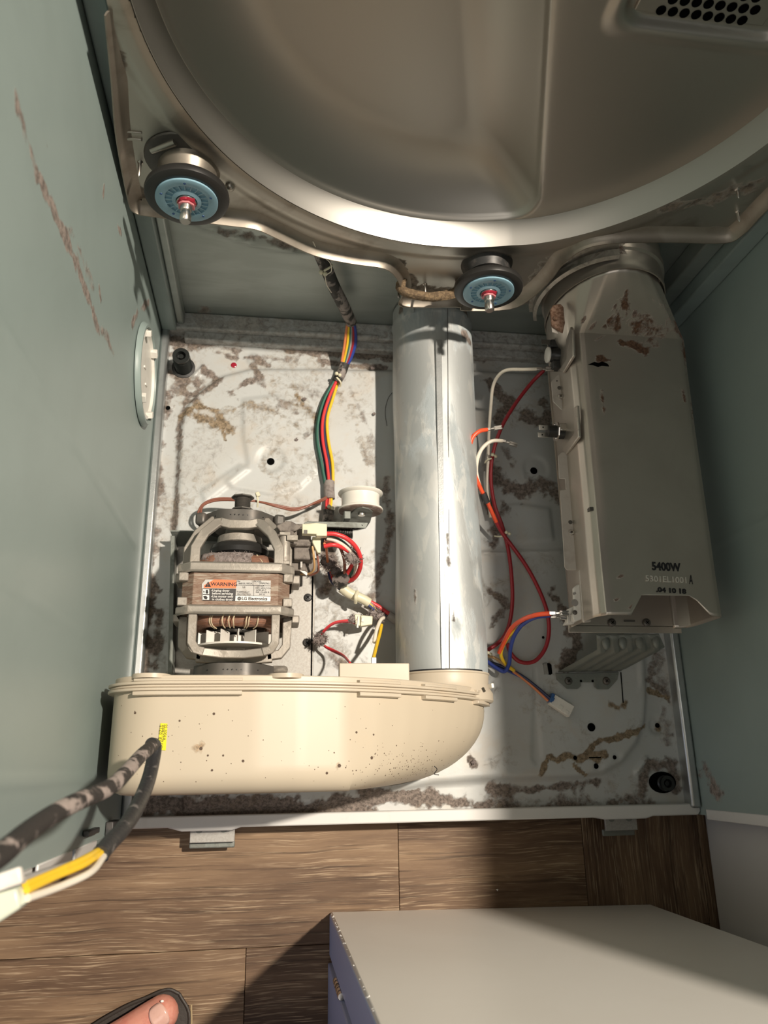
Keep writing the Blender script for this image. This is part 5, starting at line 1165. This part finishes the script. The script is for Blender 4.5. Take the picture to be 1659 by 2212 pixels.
# motor plug wires
mw = thing('motor_plug_wires', V(745, 1220, z=.05), 'bundle of red, white, green and brown wires curling from the motor plug, clogged with lint', 'wires')
wire('red_wire', path((704,1153,'z',.155),(725,1154,'z',.155),(750,1164,'z',.152),(770,1184,'z',.145),(779,1208,'z',.135),(776,1232,'z',.12),(764,1250,'z',.105),(745,1258,'z',.092)), .0026, M['w_red'], mw)
wire('red_wire', path((700,1180,'z',.145),(720,1177,'z',.147),(740,1183,'z',.142),(758,1196,'z',.132),(762,1215,'z',.118),(750,1240,'z',.10)), .0025, M['w_red'], mw)
wire('white_wire', path((706,1163,'z',.146),(725,1168,'z',.146),(745,1180,'z',.142),(760,1194,'z',.135),(768,1215,'z',.12),(764,1240,'z',.10),(748,1255,'z',.09)), .0023, M['w_white'], mw)
wire('green_wire', path((704,1160,'z',.142),(722,1162,'z',.142),(744,1175,'z',.138),(760,1195,'z',.128),(764,1225,'z',.11),(752,1248,'z',.095)), .0024, M['w_green'], mw)
wire('brown_wire', path((700,1168,'z',.142),(722,1172,'z',.142),(736,1186,'z',.13),(744,1212,'z',.118),(744,1240,'z',.10)), .0018, M['w_brown'], mw)
wire('salmon_wire', path((700,1172,'z',.140),(705,1184,'z',.138),(706,1196,'z',.12),(708,1215,'z',.085)), .0016, M['w_deepor'], mw)
wire('tape_wrap', path((757,1243,'z',.098),(742,1250,'z',.092),(727,1258,'z',.085)), .0085, M['sleeve'], mw)
for m, d in (('w_red', 0), ('w_dred', 4), ('w_navy', -2), ('w_yellow', 6)): wire('wire', path((712+d,1236,'z',.070),(718+d,1255,'z',.072),(730+d*.5,1268,'z',.072),(745,1278-d*.8,'z',.070)), .0019, M[m], mw)
wire('cream_tape', path((738,1269,'z',.072),(752,1280,'z',.071),(768,1288,'z',.070)), .0063, M['ivory'], mw); wire('cream_tape', path((770,1288,'z',.071),(784,1294,'z',.070),(797,1302,'z',.068)), .0058, M['ivory'], mw)
o = MB().tube(spline(path((772,1278,'z',.074),(768,1290,'z',.080),(768,1302,'z',.072)), 5), .0022, 8).build('tie_band', M['ivory'], mw)
for m, d in (('w_yellow', -1), ('w_blue', -4), ('w_grey', 2), ('w_navy', -6)): wire('wire', path((793,1300-d,'z',.068),(803,1308-d,'z',.066),(812,1318-d,'z',.063),(815,1328-d,'z',.060)), .0016, M[m], mw)
wire('red_wire', path((800,1300,'z',.060),(820,1312,'z',.058),(840,1326,'z',.056),(870,1345,'z',.054)), .0026, M['w_red'], mw); wire('navy_wire', path((806,1316,'z',.058),(825,1326,'z',.056),(845,1336,'z',.054),(868,1350,'z',.052)), .0022, M['w_navy'], mw)
wire('grey_tape', path((838,1328,'z',.056),(850,1336,'z',.055),(868,1346,'z',.054)), .0055, M['w_grey'], mw)
def lint_ball(c, r, n, par, name='lint_tuft', sd=1, sq=.6):
    rnd = random.Random(sd); m = MB()
    N1, N2 = 22, 12; rows = []
    for i in range(N2):
        ph = .05 + (PI-.1)*i/(N2-1); rows.append([Vector(c) + Vector((math.sin(ph)*math.cos(2*PI*j/N1), math.sin(ph)*math.sin(2*PI*j/N1)*.85, math.cos(ph)*sq*.7)) * r * rnd.uniform(.62, 1.0) for j in range(N1)])
    m.ring_loft(rows)
    for _ in range(n*9):
        a, e = rnd.uniform(0, 2*PI), rnd.uniform(-.3, .9); p = Vector(c) + Vector((math.cos(a), math.sin(a), e*.5)) * r * rnd.uniform(.5, .95); q = p + Vector((rnd.uniform(-1,1), rnd.uniform(-1,1), rnd.uniform(-.3,.6))) * r * .5
        m.tube([p, (p+q)/2 + Vector((rnd.uniform(-1,1), rnd.uniform(-1,1), 0))*r*.15, q], .00016, 3)
    return tag(m.build(name, M['lint'], par, jitter=r*.05), kind='stuff')
lint_ball(V(761,1203,z=.135), .010, 22, mw, sd=3); lint_ball(V(708,1214,z=.085), .010, 22, mw, sd=4); lint_ball(V(726,1232,z=.080), .008, 16, mw, sd=5); lint_ball(V(809,1327,z=.064), .008, 18, mw, sd=6); lint_ball(V(822,1333,z=.066), .007, 14, mw, sd=8)
# sensor wires of the blower housing
s1_ = thing('thin_red_wire_pair', V(700, 1390, z=.05), 'thin red wire pair with small cream connector, looping over the pan between motor and pipe', 'wire')
for k in (0, 1): wire('red_wire', path((772,1342+k*6,'z',.075),(750,1340+k*3,'z',.076),(722,1345+k*2,'z',.075),(702,1360+k*2,'z',.072),(693,1378,'z',.068),(700,1394+k,'z',.066),(722,1405+k*3,'z',.075),(742,1416+k*2,'z',.10),(756,1432,'z',.14)), .0013, M['w_red'] if k == 0 else M['w_dred'], s1_)
co_ = MB().prism([V(u, v, z=.070) for u, v in ((764,1330),(776,1331),(776,1355),(766,1352))], (0, 0, .010)).prism([V(u, v, z=.070) for u, v in ((778,1332),(803,1334),(802,1352),(777,1356))], (0, 0, .010)).build('cream_connector', M['ivory'], s1_, bevel=.0008)
for q in (((773,1331),(776,1331),(774,1357),(770,1356)), ((781,1334),(787,1335),(786,1344),(780,1343))): MB().prism([V(u, v, z=.0802) for u, v in q], (0, 0, .0012)).build('connector_rib', M['ceramic'], co_, bevel=.0003)
lint_ball(V(762,1337,z=.078), .0055, 12, s1_, sd=11); lint_ball(V(692,1382,z=.070), .0085, 20, s1_, sd=12)
s2_ = thing('white_and_yellow_wires', V(815, 1380, z=.05), 'one short white and one short yellow wire plugged behind the cream housing', 'wire')
wire('white_wire', path((830,1334,'z',.066),(822,1340,'z',.075),(813,1362,'z',.085),(808,1388,'z',.092)), .0022, M['w_white'], s2_)
wire('yellow_wire', path((824,1350,'z',.066),(820,1370,'z',.080),(814,1392,'z',.10),(806,1424,'z',.13)), .0021, M['w_yellow'], s2_)
MB().cbox(V(806, 1427, z=.133), (.004, .007, .004)).cbox(V(811, 1427, z=.133), (.002, .007, .003)).build('crimp_terminal', M['chrome'], s2_, bevel=.0005)

# right-hand wires
def crimp(par, a, b_, w=.0052):
    d = (b_ - a); L_ = d.length; an = math.atan2(d.y, d.x); el = -math.asin(d.z / L_)
    M4 = lambda c: Matrix.Translation(c) @ Euler((0, el, an)).to_matrix().to_4x4()
    m = MB(); m.box((-L_*.22, -w*.34, -w*.3), (L_*.10, w*.34, w*.3), M4(a.lerp(b_, .2))); m.box((-L_*.1, -w*.2, -w*.2), (L_*.12, w*.2, w*.2), M4(a.lerp(b_, .42)))
    m.box((-L_*.22, -w*.5, -w*.28), (L_*.25, -w*.1, w*.28), M4(a.lerp(b_, .76))); m.box((-L_*.22, w*.1, -w*.28), (L_*.25, w*.5, w*.28), M4(a.lerp(b_, .76))); m.box((-L_*.24, -w*.5, -w*.28), (L_*.22, w*.5, -w*.12), M4(a.lerp(b_, .76)))
    return m.build('crimp_terminal', M['chrome'], par, bevel=.0003)
cw1 = thing('cream_thermostat_wire', V(1058, 950, z=.05), 'long cream wire running from the round thermostat down beside the pipe', 'wire')
wire('cream_wire', path((1163,797,'z',.165),(1130,798,'z',.160),(1097,799,'z',.145),(1078,810,'z',.13),(1065,835,'z',.11),(1060,880,'z',.09),(1056,940,'z',.075),(1054,1000,'z',.068),(1052,1050,'z',.064),(1056,1085,'z',.06),(1060,1118,'z',.056)), .0021, M['w_white'], cw1)
crimp(cw1, V(1160,797,z=.166), V(1196,797,z=.170))
dr1 = thing('dark_red_wire', V(1070, 1000, z=.05), 'dark red wire passing from behind the heater duct down to the pipe foot', 'wire')
wire('dark_red_wire', path((1175,800,'z',.11),(1150,825,'z',.10),(1115,870,'z',.09),(1085,920,'z',.08),(1066,975,'z',.072),(1060,1030,'z',.068),(1068,1090,'z',.066),(1086,1140,'z',.064),(1100,1200,'z',.062),(1107,1280,'z',.060),(1102,1340,'z',.058),(1085,1380,'z',.056),(1050,1407,'z',.054)), .0025, M['w_dred'], dr1)
or1 = thing('orange_red_wire', V(1030, 990, z=.06), 'bright orange-red wire with free crimp terminal, beside the pipe, ending in a wide bow', 'wire')
wire('orange_red_wire', path((1052,928,'z',.125),(1035,932,'z',.128),(1020,947,'z',.127),(1015,975,'z',.122),(1022,1015,'z',.112),(1038,1055,'z',.10),(1055,1090,'z',.088),(1072,1128,'z',.078)), .0026, M['w_orange'], or1)
wire('red_bow', path((1070,1124,'z',.079),(1084,1150,'z',.072),(1105,1178,'z',.068),(1135,1220,'z',.066),(1160,1265,'z',.065),(1180,1315,'z',.064),(1186,1360,'z',.062),(1178,1400,'z',.060),(1155,1428,'z',.058),(1125,1430,'z',.058),(1104,1412,'z',.060),(1096,1390,'z',.064)), .0025, M['w_dred'], or1)
crimp(or1, V(1049,928,z=.125), V(1084,923,z=.127)); wire('black_tape', path((1043,1066,'z',.098),(1051,1086,'z',.092)), .0046, M['sleeve_clean'], or1)
cw2 = thing('cream_free_wire', V(1040, 1000, z=.06), 'short cream wire with free crimp terminal, taped beside the orange-red wire', 'wire')
wire('cream_wire', path((1085,952,'z',.115),(1062,953,'z',.118),(1043,967,'z',.116),(1032,990,'z',.112),(1029,1020,'z',.105),(1038,1056,'z',.097),(1046,1080,'z',.088)), .0024, M['w_white'], cw2)
crimp(cw2, V(1082,951,z=.115), V(1117,962,z=.115))
tie(or1, V(1064,982,z=.078), .95, r=.0027); wire('tie_tail', path((1062,990,'z',.076),(1052,994,'z',.074),(1047,1000,'z',.070)), .0010, M['ivory'], or1)
tie(or1, V(1094,1150,z=.074), .9); wire('tie_tail', path((1092,1156,'z',.072),(1080,1159,'z',.068),(1068,1158,'z',.062)), .0009, M['ivory'], or1)
hw1 = thing('heater_terminal_wires', V(1100, 1400, z=.05), 'red, blue and yellow wires curving from white ceramic heater terminal to pipe\'s foot', 'wires')
wire('red_wire', path((1190,1325,'z',.172),(1160,1328,'z',.165),(1130,1338,'z',.145),(1106,1356,'z',.120),(1090,1385,'z',.095),(1078,1410,'z',.08)), .0026, M['w_orange'], hw1)
wire('blue_wire', path((1188,1329,'z',.168),(1155,1334,'z',.158),(1128,1350,'z',.135),(1110,1375,'z',.110),(1102,1405,'z',.09),(1100,1432,'z',.075),(1090,1450,'z',.066),(1072,1443,'z',.062),(1050,1427,'z',.058)), .0024, M['w_blue'], hw1)
wire('yellow_wire', path((1128,1352,'z',.130),(1105,1368,'z',.110),(1088,1392,'z',.09),(1082,1415,'z',.078),(1092,1434,'z',.068),(1110,1448,'z',.062)), .0022, M['w_yellow'], hw1)
wire('yellow_wire', path((1050,1416,'z',.056),(1070,1422,'z',.058),(1090,1436,'z',.060),(1112,1450,'z',.058)), .0018, M['w_tan'], hw1)
crimp(hw1, V(1187,1325,z=.173), V(1228,1324,z=.175)); crimp(hw1, V(1190,1332,z=.167), V(1228,1334,z=.170)); tie(hw1, V(1054,1410,z=.064), .8)
wp = thing('white_plug_lead', V(1208, 1524, z=.046), 'small white plug with blue lock lying on the pan below the heater duct', 'plug')
wire('blue_wire', path((1060,1430,'z',.055),(1095,1443,'z',.054),(1125,1458,'z',.054),(1155,1480,'z',.054),(1188,1508,'z',.055)), .0016, M['w_navy'], wp)
wire('orange_wire', path((1108,1450,'z',.056),(1130,1466,'z',.053),(1155,1487,'z',.053),(1184,1514,'z',.054)), .0016, M['w_deepor'], wp); wire('blue_wire', path((1060,1434,'z',.053),(1095,1449,'z',.052),(1128,1465,'z',.052),(1160,1488,'z',.052),(1186,1511,'z',.053)), .0013, M['w_blue'], wp)
pb_ = MB().prism([V(u, v, z=.0465) for u, v in ((1192,1500),(1236,1527),(1224,1550),(1181,1521))], (0, 0, .009)).build('plug_body', M['ceramic'], wp, bevel=.0008)
MB().prism([V(u, v, z=.0552) for u, v in ((1209,1522),(1217,1527),(1212,1535),(1205,1530))], (0, 0, .0012)).build('latch', M['white_pl'], pb_, bevel=.0003); MB().prism([V(u, v, z=.0552) for u, v in ((1222,1533),(1230,1538),(1226,1544),(1219,1539))], (0, 0, .0008)).build('latch', M['ceramic'], pb_, bevel=.0003)
MB().prism([V(u, v, z=.0480) for u, v in ((1188,1498),(1194,1502),(1186,1519),(1181,1516))], (0, 0, .0095)).prism([V(u, v, z=.0560) for u, v in ((1190,1505),(1198,1509),(1194,1516),(1186,1513))], (0, 0, .0020)).build('blue_lock', M['bluecap'], pb_, bevel=.0004)
# loose lint crumbs and a thread on the pan
for i, (u, v, r) in enumerate(((805,795,.0030),(657,862,.0028),(640,950,.0024),(808,894,.0022),(1023,1647,.0030),(664,1095,.003))):
    o = lint_ball(V(u, v, z=.0475), r, 7, None, 'lint_crumb', sd=30+i, sq=.4)
    tag(o, ['dark lint crumb on the pan just left of the pipe top', 'dark lint crumb on the dirty pan left of the coloured harness', 'lint crumb on pan above the motor pulley, left of the harness', 'tiny lint crumb on shaded pan strip left of the pipe', 'dark lint crumb beside the right end of the cream housing', 'hairy dark lint crumb on the pan above the brown wires'][i], 'lint', kind='stuff')
for name, pts, lab in (('dark_hair', ((850,845),(838,862),(832,890),(836,920)), 'thin dark hair on the pan strip just left of the pipe'),):
    o = MB().tube(spline([V(u, v, z=.0470) for u, v in pts], 5), .00035, 5).build(name, M['ink'], None); tag(o, lab, 'hair')

# ================================================================== FRONT-LEFT CABLE
fc_ = thing('sleeved_cable', V(330, 1620, z=.30), 'black lint-spotted sleeved cable hanging in a loop at the lower left, ending in plug', 'cable')
big = path((-140,1925,'z',.66),(-60,1885,'z',.640),(0,1848,'z',.615),(55,1800,'z',.585),(110,1762,'z',.555),(160,1735,'z',.525),(205,1716,'z',.495),(245,1695,'z',.462),(278,1662,'z',.42),(305,1632,'z',.375),(328,1612,'z',.335))
wire('lint_spotted_sleeve', big, .0049, mat('spotted_sleeve', (0.035, 0.03, 0.028), .7, 0, mix=((.42, .35, .32), 42, .50, .56, .95), bump=(220, .9)), fc_, n=16)
wire('tape_sleeve', path((326,1608,'z',.332),(334,1612,'z',.326),(331,1640,'z',.330),(322,1680,'z',.345),(308,1718,'z',.365),(288,1758,'z',.39),(262,1795,'z',.415),(240,1818,'z',.43),(216,1846,'z',.447)), .0054, M['sleeve_clean'], fc_, n=16)
for m, r, pts in (('w_yellow', .0021, ((218,1842),(180,1868),(120,1893),(58,1922))), ('w_yellow', .0021, ((212,1838),(176,1858),(118,1884),(55,1910))), ('w_white', .0021, ((224,1850),(196,1884),(130,1915),(60,1940))), ('w_grey', .0020, ((212,1846),(170,1862),(110,1880),(50,1900)))):
    n_ = len(pts); wire('wire', [V(u, v, z=.447 + .075*i/(n_-1)) for i, (u, v) in enumerate(pts)], r, M[m], fc_)
pg = MB().prism([V(u, v, z=.515) for u, v in ((-70,1945),(55,1908),(64,1945),(62,1952),(0,1992),(-70,2040))], (0, 0, .016)).build('milky_plug', M['milky'], fc_, bevel=.002)
MB().prism([V(u, v, z=.531) for u, v in ((-70,1910),(50,1868),(56,1905),(-70,1950))], (0, 0, .006)).build('plug_lid', M['ceramic'], fc_, bevel=.0015)

# ================================================================== WHITE CABINET AND NEIGHBOURING APPLIANCE
wb = thing('white_cabinet', (.09, -.3, 0), 'large white painted cabinet standing on the wood floor at the bottom right', 'cabinet')
xa, xb_, ya, yb_ = -.1035, .2835, -.0995, -.1060
HB = .62
def slab(name, pts, z0, z1, m, par, bev=.002): return MB().prism([Vector((x, y, z0)) for x, y in pts], (0, 0, z1-z0)).build(name, M[m], par, bevel=bev)
slab('cabinet_body', [(xa, ya), (xb_, yb_), (xb_+.004, -.56), (xa+.004, -.55), (xa+.004, -.1445), (xa, -.1435)], .001, HB, 'cabwhite', wb, .0025)
slab('cool_tinted_side', [(xa-.0008, ya-.003), (xa+.001, ya-.003), (xa+.001, -.1432), (xa-.0008, -.1432)], .002, HB-.003, 'cabside', wb, .0005)
slab('cabinet_recess', [(xa+.003, -.1435), (xa+.006, -.1435), (xa+.006, -.1520), (xa+.003, -.1520)], .001, HB-.004, 'w_grey', wb, 0)
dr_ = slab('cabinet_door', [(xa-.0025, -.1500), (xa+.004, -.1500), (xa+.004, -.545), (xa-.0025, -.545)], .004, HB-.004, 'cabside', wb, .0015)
hg = MB().lathe([(.0032, 0), (.0034, .001), (.0034, .008), (.003, .0085)], (xa-.001, -.1470, .120), 'z', 14)
for k in range(5): hg.lathe([(.0032, 0), (.0034, .001), (.0034, .0092), (.0030, .010)], (xa-.001, -.1470, .095 + k*.0125), 'z', 14)
hg.build('barrel_hinge', M['chrome'], dr_)
rnd = random.Random(5)
ch = MB()
for k in range(30):
    z = rnd.uniform(.01, .40); q = rnd.choice((.25, .25, .3, .7)); ch.cbox((xa+.0007, ya-.0006, z), (.0016*q, .0016*q, .005*q), (rnd.random(), rnd.random(), .78))
tag(ch.build('paint_chips', M['chips'], wb), kind='stuff')
ws = thing('neighbouring_appliance', (.65, -.3, 0), 'plain white side of an appliance standing to the right of the dryer', 'appliance')
MB().box((.3655, -.70, .002), (1.0, .0, .94)).build('appliance_body', M['washer'], ws, bevel=.006, seg=3)
MB().box((.3675, .005, .002), (1.0, .30, .94)).build('rear_body', M['washer'], ws, bevel=.004)
ff_ = MB().prism([V(1071,1921,z=.0003), V(1076,1920,z=.0003), V(1075,1925,z=.0003)], (0, 0, .0008)).build('white_crumb', M['chips'], None); tag(ff_, 'tiny white crumb on the shaded wood plank above the white cabinet', 'crumb')

# ================================================================== FOOT AND SANDAL
ft = thing('person', (-.43, -.28, .0), 'bare foot in dark sandal at the bottom left, big toe pointing right over the wood', 'person')
hd_ = Vector((math.cos(math.radians(33)), math.sin(math.radians(33)), 0)); sd_ = Vector((hd_.y, -hd_.x, 0)); tip = V(381, 2166, z=.030) - sd_ * .0165     # heading and the foot's little-toe side
def F(a, b_, z): # a: distance back from the big toe tip, b: towards the little toe
    return Vector((tip.x, tip.y, 0)) - hd_*a + sd_*b_ + Vector((0, 0, z))
def ell(c, rw, rh, n=20, axis=None, flat=.35):
    out = []
    for k in range(n):
        t = 2*PI*k/n; s_ = math.sin(t); out.append(c + sd_*rw*math.cos(t) + Vector((0, 0, rh*s_*(1 if s_ > 0 else .85))))
    return out
SO = .012
body = MB()
body.ring_loft([ell(F(.262, .030, SO+.030), .012, .014), ell(F(.256, .030, SO+.032), .024, .026), ell(F(.235, .030, SO+.040), .031, .038), ell(F(.20, .031, SO+.045), .033, .046), ell(F(.165, .032, SO+.042), .035, .044), ell(F(.13, .034, SO+.036), .039, .036), ell(F(.10, .036, SO+.029), .044, .029), ell(F(.075, .036, SO+.023), .045, .023), ell(F(.055, .038, SO+.019), .038, .018), ell(F(.045, .040, SO+.016), .028, .013)])
def toe(bs, r, zt):
    pts = spline([F(*q) for q in bs], 5); n_ = len(pts)
    rr_ = [r*(1.0 - .06*math.sin(PI*i/(n_-1))) for i in range(n_)]
    body.tube(pts, rr_, 16); body.sphere(pts[-1], r*1.0, 16); body.sphere(pts[0], rr_[0], 14)
toe([(.075, .010, SO+.020), (.052, .012, SO+.018), (.032, .014, SO+.0165), (.0175, .0165, SO+.0165)], .0178, 0)
toe([(.075, .030, SO+.018), (.050, .034, SO+.020), (.034, .036, SO+.014), (.024, .037, SO+.010)], .0092, 0)
toe([(.080, .044, SO+.017), (.058, .049, SO+.019), (.044, .051, SO+.013), (.035, .052, SO+.009)], .0085, 0)
toe([(.086, .057, SO+.015), (.068, .062, SO+.016), (.056, .064, SO+.011), (.048, .065, SO+.008)], .0078, 0)
toe([(.096, .068, SO+.013), (.080, .074, SO+.013), (.070, .076, SO+.010), (.062, .077, SO+.008)], .0075, 0)
leg = spline([F(.215, .030, SO+.060), F(.218, .030, .10), F(.222, .030, .16), F(.235, .028, .24), F(.255, .024, .33)], 5)
body.tube(leg, [.033 + .016*(i/(len(leg)-1))**1.2 for i in range(len(leg))], 24, up=tuple(hd_))
fo = body.build('foot', M['skin'], ft, smooth=0)
rm = fo.modifiers.new('remesh', 'REMESH'); rm.mode = 'VOXEL'; rm.voxel_size = .0015; rm.use_smooth_shade = True
sm = fo.modifiers.new('smooth', 'SMOOTH'); sm.factor = .5; sm.iterations = 9
# nail: a curved plate on top of the big toe
nb = MB(); rows_ = []
ncx = F(.0170, .0165, SO+.0165); R_ = .0177
for i in range(9):
    s_ = -1 + 2*i/8; row = []
    for j in range(9):
        q = -1 + 2*j/8; wq = math.sqrt(max(0, 1 - .55*s_**4 - .0*q*q)); a = q*.74*wq*.92
        lean = -.10
        row.append(ncx + hd_*(.0088*s_*math.sqrt(1-.35*q*q)) + sd_*(R_*math.sin(a+lean)) + Vector((0, 0, R_*math.cos(a+lean)*.985 - .0012*max(0, s_)**2 + .0002)))
    rows_.append(row)
nb.ring_loft(rows_, False, False, closed=False)
nl = nb.build('toenail', M['nail'], ft, smooth=80); so = nl.modifiers.new('thickness', 'SOLIDIFY'); so.thickness = .0009; so.offset = 1
for q in ((.0065, -.0085, .0132), (.0165, -.0098, .0118)): pass
MB().sphere(F(.0085, .0050, SO+.0300), .0013, 8, (1.4, 1, .6)).build('dry_skin_flake', M['chips'], ft)
sn = thing('sandal', (-.43, -.28, 0), 'dark brown sandal sole showing as a rim around the bare foot', 'sandal')
sole = spline([F(-.0025, .014, 0), F(-.000, .040, 0), F(.030, .072, 0), (F(.080, .092, 0)), F(.15, .078, 0), F(.23, .070, 0), F(.276, .045, 0), F(.276, .012, 0), F(.23, -.010, 0), F(.15, -.010, 0), F(.09, -.0125, 0), F(.050, -.0085, 0), F(.026, -.0025, 0), F(.006, .003, 0), F(-.0025, .014, 0)], 6)[:-1]
MB().prism([p + Vector((0, 0, .0008)) for p in sole], (0, 0, .0095)).build('sole', M['sandal'], sn, bevel=.002)
MB().tube(sole + [sole[0]], .0018, 8).build('welt', M['sandal'], sn)
for o in list(bpy.data.objects):
    if o.parent == sn and o.name == 'welt': o.location.z += .0105
MB().tube([p + Vector((0, 0, .0112)) for p in spline([F(-.008, .030, 0), F(.006, .052, 0), F(.035, .072, 0)], 6)], .0010, 6).build('tan_edge', M['sandal_edge'], sn)
MB().ring_loft([[F(a+.03, -.012 + .0, .012), F(a-.0, .0 , .050 + .012), F(a, .034, .078), F(a, .066, .050), F(a, .080, .012)] for a in (.125, .150, .165)], False, False, closed=False).build('instep_strap', M['sandal'], sn, smooth=60)
